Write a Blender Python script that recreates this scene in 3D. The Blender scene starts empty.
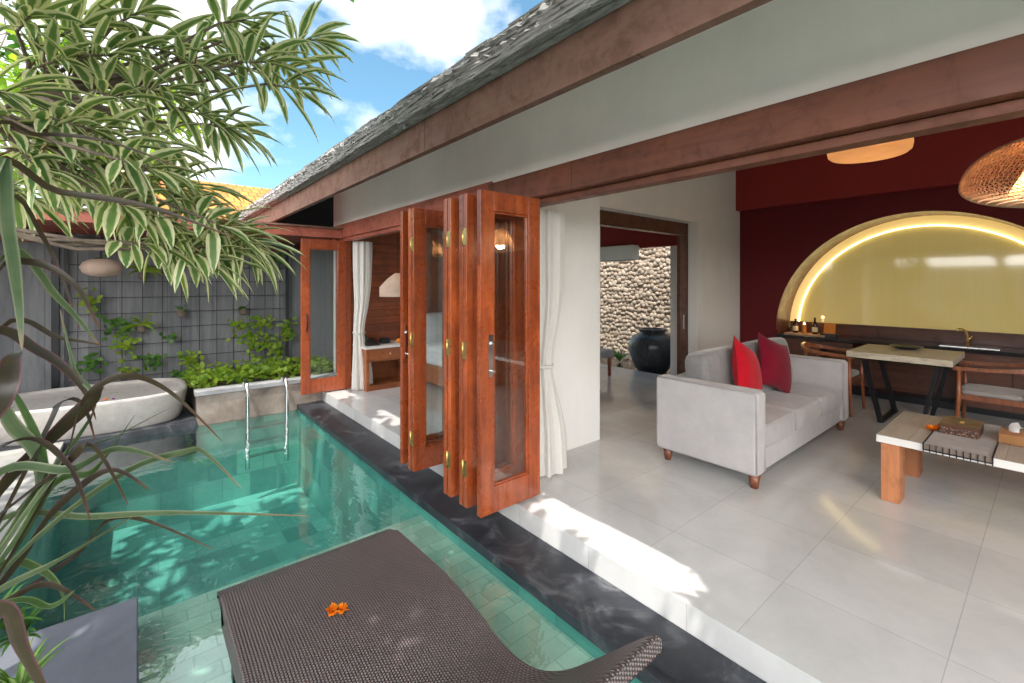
import bpy, math, random
from mathutils import Vector, Matrix
R = math.radians
rnd = random.Random(7)
sc = bpy.context.scene
col = sc.collection
PI = math.pi

# ------------------------------------------------------------------ helpers
S_, C_ = 0.6374, 0.7705
EYE = 1.5
def at(px, py, t):
    """world point seen at a picture position, t metres in front of the viewpoint"""
    a = (px-512)/452; b = (283-py)/452
    return Vector((t*(S_+a*C_), t*(C_-a*S_), EYE+t*b))

class MB:
    def __init__(s): s.v=[]; s.f=[]; s.uv=[]; s.sm=[]; s.mi=[]
    def add(s, vs, fs, smooth=False, uvs=None, mi=0):
        o=len(s.v); s.v += [tuple(v) for v in vs]
        for i,f in enumerate(fs):
            s.f.append(tuple(o+k for k in f)); s.sm.append(smooth); s.mi.append(mi)
            s.uv.append(uvs[i] if uvs else [(0.5,0.5)]*len(f))
        return s
    def box(s, x0,x1,y0,y1,z0,z1, mi=0):
        v=[(x,y,z) for x in (x0,x1) for y in (y0,y1) for z in (z0,z1)]
        f=[(0,1,3,2),(4,6,7,5),(0,4,5,1),(2,3,7,6),(0,2,6,4),(1,5,7,3)]
        return s.add(v,f,mi=mi)
    def obox(s, c, ax, ay, az, h, mi=0):
        c=Vector(c); A=[Vector(ax).normalized()*h[0],Vector(ay).normalized()*h[1],Vector(az).normalized()*h[2]]
        v=[c+i*A[0]+j*A[1]+k*A[2] for i in(-1,1) for j in(-1,1) for k in(-1,1)]
        f=[(0,1,3,2),(4,6,7,5),(0,4,5,1),(2,3,7,6),(0,2,6,4),(1,5,7,3)]
        return s.add(v,f,mi=mi)
    def bar(s, p, q, w, d=None, up=(0,0,1), mi=0):
        p=Vector(p); q=Vector(q); z=(q-p); L=z.length; z.normalize()
        x=z.cross(Vector(up))
        if x.length<1e-3: x=z.cross(Vector((0,1,0)))
        x.normalize(); y=z.cross(x)
        return s.obox((p+q)/2, x, y, z, (w/2,(d or w)/2,L/2), mi)
    def tube(s, pts, r, n=8, cap=True, mi=0):
        pts=[Vector(p) for p in pts]; m=len(pts)
        rs=r if isinstance(r,(list,tuple)) else [r]*m
        vs=[]; ref=None
        for i,p in enumerate(pts):
            d=(pts[min(i+1,m-1)]-pts[max(i-1,0)]).normalized()
            if ref is None:
                ref=d.cross(Vector((0,0,1)))
                if ref.length<1e-3: ref=d.cross(Vector((0,1,0)))
            ref=(ref-d*ref.dot(d)).normalized(); b=d.cross(ref)
            for k in range(n):
                a=2*PI*k/n; vs.append(p+(ref*math.cos(a)+b*math.sin(a))*rs[i])
        fs=[(i*n+k,i*n+(k+1)%n,(i+1)*n+(k+1)%n,(i+1)*n+k) for i in range(m-1) for k in range(n)]
        s.add(vs,fs,True,mi=mi)
        if cap:
            o=len(s.v)-len(vs)
            s.f += [tuple(o+k for k in range(n))[::-1], tuple(o+(m-1)*n+k for k in range(n))]
            s.sm += [False]*2; s.mi += [mi]*2; s.uv += [[(0.5,0.5)]*n]*2
        return s
    def lathe(s, c, prof, n=32, mi=0, fold=None):
        c=Vector(c); vs=[]
        for j,(r,z) in enumerate(prof):
            for k in range(n):
                a=2*PI*k/n; rr=r*(fold(a,z) if fold else 1)
                vs.append(c+Vector((rr*math.cos(a),rr*math.sin(a),z)))
        fs=[(j*n+k,j*n+(k+1)%n,(j+1)*n+(k+1)%n,(j+1)*n+k) for j in range(len(prof)-1) for k in range(n)]
        return s.add(vs,fs,True,mi=mi)
    def rbox(s, c, h, n=8, k=8, rot=None, bulge=0.0, mi=0):
        """soft box: superquadric"""
        c=Vector(c); rot=rot or Matrix.Identity(3); g=n
        for ax in range(3):
            for sg in (-1,1):
                vs=[]
                for i in range(g+1):
                    for j in range(g+1):
                        u=math.tan((2*i/g-1)*PI/4); w=math.tan((2*j/g-1)*PI/4)
                        p=[0,0,0]; p[ax]=sg; p[(ax+1)%3]=u; p[(ax+2)%3]=w
                        q=(sum(abs(t)**k for t in p))**(-1/k)
                        p=[t*q for t in p]
                        m=1+bulge*(1-p[0]**2)*(1-p[1]**2)
                        vs.append(c+rot@Vector((p[0]*h[0],p[1]*h[1],p[2]*h[2]*m)))
                fs=[]
                for i in range(g):
                    for j in range(g):
                        q=(i*(g+1)+j,(i+1)*(g+1)+j,(i+1)*(g+1)+j+1,i*(g+1)+j+1)
                        fs.append(q if sg>0 else q[::-1])
                s.add(vs,fs,True,mi=mi)
        return s
    def ribbon(s, pts, w, side, fold=0.25, mi=0, taper=True, tip=0.0):
        """strap leaf along pts: two halves folded on the midrib; u across, v along"""
        m=len(pts); vs=[]; 
        for i,p in enumerate(pts):
            p=Vector(p); d=(Vector(pts[min(i+1,m-1)])-Vector(pts[max(i-1,0)])).normalized()
            x=(side-d*side.dot(d))
            x=x.normalized() if x.length>1e-4 else Vector((1,0,0))
            nrm=x.cross(d); t=i/(m-1)
            ww=w*(min(1,(t+0.12)*2.2)*min(1,(1-t)*2.4+tip)**0.8) if taper else w
            vs += [p-x*ww/2+nrm*ww*fold, p, p+x*ww/2+nrm*ww*fold]
        fs=[];uv=[]
        for i in range(m-1):
            a=3*i; t0=i/(m-1); t1=(i+1)/(m-1)
            fs += [(a,a+1,a+4,a+3),(a+1,a+2,a+5,a+4)]
            uv += [[(0,t0),(.5,t0),(.5,t1),(0,t1)],[(.5,t0),(1,t0),(1,t1),(.5,t1)]]
        return s.add(vs,fs,True,uv,mi)
    def leaf(s, p, d, nrm, L, W, mi=0):
        p=Vector(p); d=d.normalized(); x=d.cross(nrm); x=x.normalized() if x.length>1e-4 else Vector((1,0,0)); n=x.cross(d)
        P=[p, p+d*L*.3+x*W*.45+n*W*.08, p+d*L*.3-x*W*.45+n*W*.08, p+d*L*.68+x*W*.4-n*L*.03, p+d*L*.68-x*W*.4-n*L*.03, p+d*L-n*L*.12, p+d*L*.3, p+d*L*.68-n*L*.05]
        f=[(0,1,6),(0,6,2),(6,1,3,7),(2,6,7,4),(7,3,5),(4,7,5)]
        u=[[(.5,0),(1,.3),(.5,.3)],[(.5,0),(.5,.3),(0,.3)],[(.5,.3),(1,.3),(1,.7),(.5,.7)],[(0,.3),(.5,.3),(.5,.7),(0,.7)],[(.5,.7),(1,.7),(.5,1)],[(0,.7),(.5,.7),(.5,1)]]
        return s.add(P,f,True,u,mi)

def obj(name, mb, mat, parent=None, loc=None, bevel=0, seg=2):
    off = Vector(loc) if loc is not None else Vector((0,0,0))
    base = Vector((0,0,0)); q=parent
    while q is not None: base += q.location; q=q.parent
    me=bpy.data.meshes.new(name)
    me.from_pydata([(v[0]-off.x-base.x,v[1]-off.y-base.y,v[2]-off.z-base.z) for v in mb.v],[],mb.f)
    for m in (mat if isinstance(mat,(list,tuple)) else [mat]): me.materials.append(m)
    me.polygons.foreach_set('use_smooth', mb.sm); me.polygons.foreach_set('material_index', mb.mi)
    ul=me.uv_layers.new(name='UVMap'); flat=[c for f in mb.uv for uvc in f for c in uvc]
    ul.data.foreach_set('uv', flat)
    me.validate(); me.update()
    o=bpy.data.objects.new(name, me); col.objects.link(o); o.location=off
    if parent: o.parent=parent
    if bevel:
        b=o.modifiers.new('edge','BEVEL'); b.width=bevel; b.segments=seg; b.limit_method='ANGLE'; b.angle_limit=R(40); b.harden_normals=True
    return o
def tag(o, label, cat, group=None, kind=None):
    o['label']=label; o['category']=cat
    if group: o['group']=group
    if kind: o['kind']=kind
    return o
def thing(name, loc, label, cat, group=None):
    o=bpy.data.objects.new(name,None); col.objects.link(o); o.location=loc; o.empty_display_size=.1
    return tag(o,label,cat,group)
def struct(name, mb, mat, bevel=0):
    o=obj(name,mb,mat,bevel=bevel); o['kind']='structure'; return o
def copy_tree(o, parent=None):
    c=o.copy(); col.objects.link(c); c.parent=parent
    for ch in list(o.children): copy_tree(ch,c)
    return c

# ------------------------------------------------------------------ materials
class NT:
    def __init__(s,name):
        s.m=bpy.data.materials.new(name); s.m.use_nodes=True; s.t=s.m.node_tree; s.n=s.t.nodes; s.l=s.t.links
        s.b=s.n['Principled BSDF']; s.out=s.n['Material Output']
    def new(s,k,**kw):
        n=s.n.new(k)
        for a,v in kw.items():
            if hasattr(n,a): setattr(n,a,v)
        return n
    def link(s,a,b): s.l.new(a,b)
    def coord(s,scale=(1,1,1),kind='Object',rot=(0,0,0)):
        tc=s.new('ShaderNodeTexCoord'); mp=s.new('ShaderNodeMapping'); mp.inputs['Scale'].default_value=scale; mp.inputs['Rotation'].default_value=rot
        s.link(tc.outputs[kind],mp.inputs['Vector']); return mp.outputs[0]
    def noise(s,vec,scale,detail=4,rough=.55,dist=0):
        n=s.new('ShaderNodeTexNoise'); n.inputs['Scale'].default_value=scale; n.inputs['Detail'].default_value=detail
        n.inputs['Roughness'].default_value=rough; n.inputs['Distortion'].default_value=dist
        if vec is not None: s.link(vec,n.inputs['Vector'])
        return n.outputs[0]
    def ramp(s,fac,stops):
        r=s.new('ShaderNodeValToRGB'); e=r.color_ramp.elements
        while len(e)<len(stops): e.new(.5)
        for i,(p,c) in enumerate(stops): e[i].position=p; e[i].color=(*c,1) if len(c)==3 else c
        s.link(fac,r.inputs[0]); return r.outputs[0]
    def mix(s,fac,a,b,mode='MIX'):
        m=s.new('ShaderNodeMix'); m.data_type='RGBA'; m.blend_type=mode
        for inp,v in ((m.inputs[0],fac),(m.inputs[6],a),(m.inputs[7],b)):
            if isinstance(v,(int,float)): inp.default_value=v
            elif isinstance(v,tuple): inp.default_value=(*v,1) if len(v)==3 else v
            else: s.link(v,inp)
        return m.outputs[2]
    def math(s,op,a,b=None):
        m=s.new('ShaderNodeMath'); m.operation=op
        for i,v in enumerate((a,b)):
            if v is None: continue
            if isinstance(v,(int,float)): m.inputs[i].default_value=v
            else: s.link(v,m.inputs[i])
        return m.outputs[0]
    def bump(s,h,strength=.3,dist=.01,prev=None):
        b=s.new('ShaderNodeBump'); b.inputs['Strength'].default_value=strength; b.inputs['Distance'].default_value=dist
        s.link(h,b.inputs['Height'])
        if prev is not None: s.link(prev,b.inputs['Normal'])
        s.link(b.outputs[0],s.b.inputs['Normal']); return b.outputs[0]
    def col(s,c):
        if isinstance(c,tuple): s.b.inputs['Base Color'].default_value=(*c,1)
        else: s.link(c,s.b.inputs['Base Color'])
    def set(s,**k):
        for a,v in k.items():
            i=s.b.inputs[a.replace('_',' ')]
            if isinstance(v,(int,float)): i.default_value=v
            elif isinstance(v,tuple): i.default_value=(*v,1) if len(v)==3 else v
            else: s.link(v,i)
        return s
    def boxmap(s):
        """tile coordinates: x,y on level faces, x+y,z on upright ones"""
        tc=s.new('ShaderNodeTexCoord'); g=s.new('ShaderNodeNewGeometry')
        sx=s.new('ShaderNodeSeparateXYZ'); s.link(tc.outputs['Object'],sx.inputs[0])
        sn=s.new('ShaderNodeSeparateXYZ'); s.link(g.outputs['True Normal'],sn.inputs[0])
        up=s.math('GREATER_THAN',s.math('ABSOLUTE',sn.outputs[2]),.5)
        a=s.new('ShaderNodeCombineXYZ'); s.link(sx.outputs[0],a.inputs[0]); s.link(sx.outputs[1],a.inputs[1])
        b=s.new('ShaderNodeCombineXYZ'); s.link(s.math('ADD',sx.outputs[0],sx.outputs[1]),b.inputs[0]); s.link(sx.outputs[2],b.inputs[1])
        m=s.new('ShaderNodeMix'); m.data_type='VECTOR'; s.link(up,m.inputs[0]); s.link(b.outputs[0],m.inputs[4]); s.link(a.outputs[0],m.inputs[5])
        return m.outputs[1]
    def brick(s,vec,c1,c2,mortar,w,h,ms=.01,off=.5,bias=0,shift=(0,0,0)):
        mp=s.new('ShaderNodeMapping'); mp.inputs['Location'].default_value=shift; s.link(vec,mp.inputs[0])
        b=s.new('ShaderNodeTexBrick'); s.link(mp.outputs[0],b.inputs['Vector']); b.offset=off; b.squash=1
        b.inputs['Color1'].default_value=(*c1,1); b.inputs['Color2'].default_value=(*c2,1); b.inputs['Mortar'].default_value=(*mortar,1)
        b.inputs['Scale'].default_value=1; b.inputs['Brick Width'].default_value=w; b.inputs['Row Height'].default_value=h
        b.inputs['Mortar Size'].default_value=ms; b.inputs['Mortar Smooth'].default_value=.2; b.inputs['Bias'].default_value=bias
        return b.outputs[0], b.outputs[1]

def wood(name, c1, c2, axis='z', scale=1.0, rough=.32, coat=.35, planks=None, bumps=.12):
    n=NT(name); oi=n.new('ShaderNodeObjectInfo'); sc3={'z':(14,14,.9),'y':(14,.9,14),'x':(.9,14,14)}[axis]
    v=n.coord(tuple(a*scale for a in sc3)); f=n.noise(v,1.6,6,.6,.6)
    c=n.ramp(f,[(.28,c1),(.5,tuple((a+b)/2 for a,b in zip(c1,c2))),(.72,c2)])
    big=n.noise(n.coord((1.3,1.3,1.3)),1.5,3); c=n.mix(n.ramp(big,[(.35,(0,0,0)),(.65,(.45,.45,.45))]),c,n.mix(1.0,c,(.62,.55,.5),'MULTIPLY'))
    fine=n.noise(n.coord(tuple(a*8*scale for a in sc3)),2,3,.7)
    prev=n.bump(fine,bumps,.002)
    if planks:
        w=n.new('ShaderNodeTexBrick'); n.link(n.boxmap(),w.inputs['Vector'])
        w.inputs['Scale'].default_value=1; w.inputs['Brick Width'].default_value=planks[0]; w.inputs['Row Height'].default_value=planks[1]; w.inputs['Mortar Size'].default_value=.003
        w.inputs['Color1'].default_value=(1,1,1,1); w.inputs['Color2'].default_value=(.72,.72,.72,1); w.inputs['Mortar'].default_value=(.2,.2,.2,1)
        c=n.mix(1.0,c,w.outputs[0],'MULTIPLY')
    c=n.mix(1.0,c,n.ramp(oi.outputs['Random'],[(0,(.78,.74,.72)),(1,(1.08,1.08,1.08))]),'MULTIPLY')
    wear=n.noise(n.coord((3,3,3)),2.4,7,.7,.5); c=n.mix(1.0,c,n.ramp(wear,[(.34,(.70,.66,.64)),(.5,(1,1,1))]),'MULTIPLY')
    n.col(c); n.set(Roughness=n.ramp(wear,[(.3,(rough*1.4,)*3),(.6,(rough*.9,)*3)]),Coat_Weight=coat,Coat_Roughness=.18)
    return n.m

def plaster(name, c, v=.05, rough=.85):
    n=NT(name); f=n.noise(n.coord((1,1,1)),1.2,6,.6); d=tuple(x*(1-v*2) for x in c)
    n.col(n.ramp(f,[(.3,d),(.7,c)])); g=n.noise(n.coord(),60,4); n.bump(g,.08,.003); dr=n.noise(n.coord((1.6,1.6,.25)),2.5,6,.7,.4); n.col(n.mix(1.0,n.ramp(f,[(.3,d),(.7,c)]),n.ramp(dr,[(.3,(.965,.96,.95)),(.6,(1,1,1))]),'MULTIPLY')); n.set(Roughness=rough,Specular_IOR_Level=.25); return n.m

def stone(name, stops, scale=3, rough=.5, bump=.2, fine=40):
    n=NT(name); f=n.noise(n.coord(),scale,8,.62,.4); n.col(n.ramp(f,stops)); g=n.noise(n.coord(),fine,5,.7)
    n.bump(g,bump,.004); n.set(Roughness=n.ramp(f,[(.3,(rough*.7,)*3),(.7,(rough*1.2,)*3)])); return n.m

def metal(name,c,rough=.25,m=1.0):
    n=NT(name); n.col(c); f=n.noise(n.coord(),30,3); n.set(Metallic=m,Roughness=n.ramp(f,[(.3,(rough*.8,)*3),(.7,(rough*1.3,)*3)])); return n.m

def fabric(name,c,c2,scale=220,rough=.95,sheen=.3,bump=.25,transl=0):
    n=NT(name); f=n.noise(n.coord(),6,5,.6); w=n.noise(n.coord(),scale,2,.8)
    n.col(n.mix(n.ramp(w,[(.35,(0,0,0)),(.65,(.5,.5,.5))]),n.ramp(f,[(.3,c2),(.7,c)]),c2)); pv=n.bump(n.noise(n.coord(),5.5,5,.6,1.2),.35,.02); n.bump(w,bump,.002,pv)
    n.set(Roughness=rough,Sheen_Weight=sheen,Specular_IOR_Level=.2)
    if transl:
        tr=n.new('ShaderNodeBsdfTranslucent'); tr.inputs[0].default_value=(*c,1); mx=n.new('ShaderNodeMixShader'); mx.inputs[0].default_value=transl
        n.link(n.b.outputs[0],mx.inputs[1]); n.link(tr.outputs[0],mx.inputs[2]); n.link(mx.outputs[0],n.out.inputs[0])
    return n.m

def leafmat(name, edge, mid, mid2, lo=.22, hi=.36, transl=.35, rough=.38, stripe=True, dead=None):
    n=NT(name); tc=n.new('ShaderNodeTexCoord'); sx=n.new('ShaderNodeSeparateXYZ'); n.link(tc.outputs['UV'],sx.inputs[0])
    d=n.math('ABSOLUTE',n.math('SUBTRACT',sx.outputs[0],.5))
    big=n.noise(n.coord((1,1,1)),7,3,.6); core=n.ramp(big,[(.35,mid),(.65,mid2)])
    if stripe:
        wob=n.math('MULTIPLY',n.math('SUBTRACT',n.noise(n.coord(),9,2),.5),.22)
        fac=n.ramp(n.math('ADD',d,wob),[(lo,(0,0,0)),(hi,(1,1,1))]); c=n.mix(fac,core,edge)
    else:
        fac=n.ramp(d,[(0,(1,1,1)),(.06,(0,0,0))]); c=n.mix(n.math('MULTIPLY',fac,.5),core,edge)
    if dead: 
        c=n.mix(n.ramp(sx.outputs[1],[(.86,(0,0,0)),(.97,(1,1,1))]),c,dead)
    ve=n.noise(n.coord((38,2.5,1),'UV'),1,2,.5); c=n.mix(1.0,c,n.ramp(ve,[(.3,(.74,.76,.74)),(.7,(1.12,1.10,1.08))]),'MULTIPLY'); n.bump(ve,.25,.002)
    n.col(c); n.set(Roughness=rough,Specular_IOR_Level=.45)
    tr=n.new('ShaderNodeBsdfTranslucent'); n.link(n.mix(1.0,c,(1.0,1.0,.55),'MULTIPLY'),tr.inputs[0]); mx=n.new('ShaderNodeMixShader'); mx.inputs[0].default_value=transl
    n.link(n.b.outputs[0],mx.inputs[1]); n.link(tr.outputs[0],mx.inputs[2]); n.link(mx.outputs[0],n.out.inputs[0]); return n.m

def emis(name,c,s):
    n=NT(name); n.col((.8,.7,.5)); n.set(Emission_Color=c,Emission_Strength=s); return n.m

M={}
DW1,DW2=(.27,.048,.014),(.50,.115,.030)
M['door']=wood('red_varnished_wood',DW1,DW2,'z',1,.28,.5)
M['doorx']=wood('red_varnished_wood_rail',DW1,DW2,'x',1,.28,.5)
M['beam']=wood('brown_beam_wood',(.15,.042,.018),(.26,.076,.031),'y',.7,.5,.05,planks=(2.7,5))
M['fascia']=wood('fascia_wood',(.17,.088,.062),(.25,.132,.095),'y',.6,.75,.0,planks=(2.9,5))
M['pergola']=wood('pergola_wood',(.30,.07,.04),(.48,.14,.09),'y',.8,.5,.1)
M['cab']=wood('dark_cabinet_wood',(.07,.026,.016),(.17,.062,.036),'y',.8,.4,.2)
M['clad']=wood('wall_cladding_wood',(.20,.045,.014),(.42,.115,.035),'x',.8,.4,.2,planks=(3.0,.11))
M['chair']=wood('chair_wood',(.20,.06,.025),(.38,.13,.05),'z',1.6,.35,.25)
M['orange']=wood('orange_leg_wood',(.42,.15,.06),(.58,.24,.10),'z',1.4,.45,.15)
M['night']=wood('nightstand_wood',(.30,.09,.03),(.48,.17,.06),'x',1.2,.4,.2)
M['foot']=wood('sofa_foot_wood',(.16,.05,.025),(.28,.09,.04),'z',2,.4,.2)
M['branch']=stone('bark',[(.3,(.09,.065,.05)),(.7,(.22,.17,.13))],20,.9,.6,80)
M['wall']=plaster('pale_plaster',(.84,.785,.735),.07)
M['wallin']=plaster('white_plaster_inside',(.80,.785,.76))
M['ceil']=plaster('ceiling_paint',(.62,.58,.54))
M['redw']=plaster('deep_red_paint',(.12,.008,.012),.04,.6)
M['redb']=plaster('red_paint',(.26,.024,.022),.04,.6)
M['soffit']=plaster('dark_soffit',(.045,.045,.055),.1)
n=NT('orange_roof_tile'); v=n.coord(); c,f=n.brick(v,(.70,.24,.04),(.52,.16,.03),(.25,.08,.02),.22,.3,.02); n.col(n.mix(1.0,c,n.ramp(n.noise(n.coord(),1.5,5),[(.3,(.75,.75,.75)),(.7,(1.1,1.1,1.1))]),'MULTIPLY')); n.bump(f,-.6,.03); n.set(Roughness=.8); M['orangew']=n.m
M['white']=plaster('white_paint',(.8,.8,.78),.02,.5)
# tiles inside
n=NT('grey_floor_tile'); v=n.boxmap(); c,f=n.brick(v,(.53,.525,.52),(.60,.595,.59),(.42,.415,.41),.6,.6,.0022,0,0,(-.09,-.28,0))
clo=n.noise(n.coord(),2.2,8,.7,.4); c=n.mix(1.0,c,n.ramp(clo,[(.3,(.86,.86,.85)),(.6,(1,1,1))]),'MULTIPLY'); n.col(c)
n.set(Roughness=n.ramp(clo,[(.3,(.07,)*3),(.7,(.14,)*3)]),Specular_IOR_Level=.7); n.bump(f,-.25,.001); M['tile']=n.m
n=NT('black_volcanic_stone'); f=n.noise(n.coord(),3.4,10,.72,1.0); g=n.noise(n.coord(),38,6,.7)
n.col(n.ramp(f,[(.34,(.010,.012,.017)),(.52,(.026,.029,.036)),(.60,(.06,.064,.072)),(.74,(.17,.172,.18))])); n.bump(g,.35,.004); n.set(Roughness=n.ramp(f,[(.3,(.3,)*3),(.7,(.62,)*3)])); M['kerb']=n.m
n=NT('grey_slate_slab'); f=n.noise(n.coord(),3.2,8,.66,.6); g=n.noise(n.coord(),50,5,.7)
n.col(n.ramp(f,[(.3,(.10,.105,.125)),(.6,(.155,.16,.185)),(.78,(.26,.265,.29))])); n.bump(g,.3,.003); n.set(Roughness=.55); M['slab']=n.m
def green(name,k,sz=(.2,.1),A=(.12,.33,.27),B=(.045,.17,.145),D=(.10,.24,.20)):
    n=NT(name); v=n.boxmap()
    c,f=n.brick(v,A,B,D,*sz,.004,.5,-.2)
    c2=n.ramp(n.noise(n.coord(),4,6,.65),[(.3,(.75,.85,.82)),(.7,(1.12,1.05,1.0))]); n.col(n.mix(1.0,c,c2,'MULTIPLY')); n.bump(f,-.3,.002); n.set(Roughness=.45); return n.m
M['pool']=green('green_pool_stone_deep',.95,(.3,.3),(.17,.45,.39),(.06,.23,.21),(.11,.30,.27)); M['shelf']=green('green_pool_stone_shelf',1,(.2,.1),(.46,.58,.48),(.33,.46,.38),(.30,.42,.34))  # water's absorption put into the colour: deep stone darker, shelf lighter
M['brownstone']=stone('stained_brown_stone',[(.3,(.11,.085,.07)),(.5,(.22,.175,.145)),(.72,(.38,.33,.29))],2.5,.6,.3)
M['greystone']=stone('grey_coping_stone',[(.3,(.20,.20,.21)),(.7,(.36,.36,.37))],6,.6,.2)
M['paving']=stone('pale_paving',[(.3,(.24,.23,.215)),(.7,(.38,.37,.35))],4,.7,.2)
M['soil']=stone('soil',[(.3,(.04,.03,.02)),(.7,(.10,.07,.05))],8,.95,.8)
M['ground']=stone('garden_ground',[(.3,(.06,.08,.03)),(.7,(.13,.14,.07))],3,.95,.5)
M['tub']=stone('terrazzo_tub',[(.3,(.42,.385,.36)),(.7,(.54,.50,.47))],14,.35,.08,120)
# board marked concrete
n=NT('grey_board_concrete'); v=n.boxmap(); c,f=n.brick(v,(.17,.175,.185),(.24,.245,.255),(.12,.125,.13),.28,4.0,.004,0,0)
st=n.noise(n.coord((5,5,.5)),2,7,.7,.5); c=n.mix(1.0,c,n.ramp(st,[(.3,(.62,.64,.68)),(.7,(1.25,1.22,1.18))]),'MULTIPLY'); n.col(c); n.bump(n.noise(n.coord((10,10,1)),6,6,.7),.4,.006); n.set(Roughness=.85); M['board']=n.m
# thatch
n=NT('grey_shingle'); f=n.noise(n.coord((6,1.0,20)),7,8,.75,.4); n.col(n.ramp(f,[(.3,(.13,.125,.12)),(.5,(.33,.315,.30)),(.72,(.60,.58,.55))])); n.bump(f,.9,.02); n.set(Roughness=.95); M['thatch']=n.m
# stone wall colour
n=NT('cream_river_stone'); f=n.noise(n.coord(),5,6,.6); n.col(n.ramp(f,[(.3,(.30,.225,.16)),(.7,(.52,.43,.34))])); n.bump(n.noise(n.coord(),50,4),.4,.004); n.set(Roughness=.85); M['rock']=n.m
# wicker
n=NT('brown_wicker'); tc=n.coord((1,1,1)); sx=n.new('ShaderNodeSeparateXYZ'); n.link(tc,sx.inputs[0])
wx=n.math('SINE',n.math('MULTIPLY',sx.outputs[0],2*PI/.022)); alt=n.math('MULTIPLY',n.math('SIGN',wx),PI/2)
wy=n.math('SINE',n.math('ADD',n.math('MULTIPLY',n.math('ADD',sx.outputs[1],sx.outputs[2]),2*PI/.013),alt))
h=n.math('ADD',n.math('MULTIPLY',n.math('ABSOLUTE',wx),.6),n.math('MULTIPLY',wy,.28))
n.col(n.mix(n.noise(n.coord(),3,3),n.ramp(h,[(.08,(.024,.018,.018)),(.5,(.14,.105,.10)),(.9,(.27,.21,.205))]),n.ramp(h,[(.08,(.02,.015,.015)),(.5,(.12,.09,.086)),(.9,(.24,.185,.18))])))
n.bump(h,.9,.005); n.set(Roughness=.42,Specular_IOR_Level=.5); M['wicker']=n.m
M['sofa']=fabric('grey_sofa_fabric',(.47,.445,.445),(.38,.36,.36),160)
M['sofac']=fabric('grey_velour',(.27,.26,.26),(.16,.155,.155),120,.8,.5)
M['seatc']=fabric('grey_seat_cushion_fabric',(.41,.39,.385),(.31,.29,.29),160)
M['red']=fabric('red_fabric',(.50,.004,.016),(.38,.003,.012),160,.9,.1)
M['darkred']=fabric('dark_red_fabric',(.20,.003,.018),(.14,.002,.014),160,.9,.1)
M['curtain']=fabric('white_curtain',(.86,.84,.80),(.80,.78,.74),90,.9,.1,.1,.4)
M['sheet']=fabric('white_linen',(.78,.79,.82),(.70,.71,.75),60,.9,.1,.2)
M['seat']=fabric('grey_seat_fabric',(.36,.34,.32),(.28,.26,.25),160)
M['runner']=fabric('taupe_runner',(.24,.19,.16),(.15,.115,.095),60)
M['chrome']=metal('steel',(.72,.72,.72),.14)
M['brass']=metal('brass',(.75,.55,.22),.3)
M['black']=metal('black_metal',(.008,.009,.012),.35,.3)
M['wire']=metal('dark_wire',(.05,.05,.055),.6,.4)
M['blacks']=stone('black_counter_stone',[(.3,(.012,.012,.014)),(.7,(.03,.03,.033))],8,.12,.02)
n=NT('black_glazed_clay'); f=n.noise(n.coord((6,6,1.2)),4,6,.65); n.col(n.ramp(f,[(.3,(.012,.013,.017)),(.7,(.06,.065,.075))])); n.bump(f,.4,.01); n.set(Roughness=.28); M['jar']=n.m
n=NT('weathered_tabletop'); v=n.boxmap(); c,f=n.brick(v,(.44,.40,.36),(.36,.32,.29),(.20,.18,.16),4,.22,.002,0)
g=n.noise(n.coord((2,16,16)),2,6,.6); n.col(n.mix(1.0,c,n.ramp(g,[(.3,(.82,.82,.82)),(.7,(1.1,1.1,1.1))]),'MULTIPLY')); n.set(Roughness=.45); M['top']=n.m
n=NT('travertine_top'); g=n.noise(n.coord((8,3,8)),3,7,.7,.5); n.col(n.ramp(g,[(.3,(.34,.28,.20)),(.5,(.52,.46,.35)),(.7,(.66,.60,.48))])); n.set(Roughness=.4); M['trav']=n.m
M['whitetop']=plaster('white_lacquer',(.72,.70,.67),.03,.4)
M['plastic']=plaster('dark_plastic',(.02,.025,.03),.1,.3)
M['paper']=plaster('paper',(.85,.85,.85),.02,.9)
M['cardo']=plaster('orange_card',(.75,.25,.04),.1,.6)
M['petal']=plaster('orange_petals',(.95,.28,.01),.1,.6)
M['purple']=plaster('purple_petals',(.35,.03,.30),.1,.6)
M['amber']=plaster('amber_bottle',(.035,.012,.004),.1,.12)
M['label']=plaster('cream_label',(.75,.66,.42),.05,.6)
n=NT('rattan'); n.col(n.ramp(n.noise(n.coord(),12,4),[(.3,(.42,.24,.14)),(.7,(.62,.40,.25))])); n.set(Roughness=.55); M['rattan']=n.m
M['rattan2']=fabric('woven_shade',(.66,.40,.20),(.44,.23,.10),110,.8,.1,.6,.55)
M['rattan3']=fabric('woven_garden_shade',(.68,.52,.43),(.42,.30,.23),90,.8,.1,.8,.3)
M['whitewick']=fabric('white_wicker_shade',(.75,.62,.52),(.45,.34,.27),45,.8,.1,.8,.35)
M['bulb']=emis('warm_bulb',(1,.66,.32),5)
M['led']=emis('led_strip',(1,.82,.40),6)
M['glow']=emis('painted_led_glow',(1,.62,.14),.26)  # LED light on the ring, painted as a self-glowing surface
M['song']=leafmat('cream_edged_leaf',(.86,.84,.55),(.10,.22,.065),(.26,.38,.12),.20,.30,.42)
M['songd']=leafmat('dry_leaf',(.30,.17,.12),(.16,.08,.07),(.10,.05,.05),.2,.3,.2)
M['cord']=leafmat('plum_leaf',(.12,.045,.06),(.035,.028,.02),(.06,.05,.022),.36,.46,.25,.36,True,(.16,.06,.03))
M['cordg']=leafmat('sage_leaf',(.24,.27,.17),(.07,.12,.055),(.13,.18,.09),.30,.44,.3,.42,True,(.32,.22,.14))
M['cordd']=leafmat('green_strap_leaf',(.22,.30,.12),(.05,.11,.03),(.09,.16,.05),.34,.45,.3)
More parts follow.
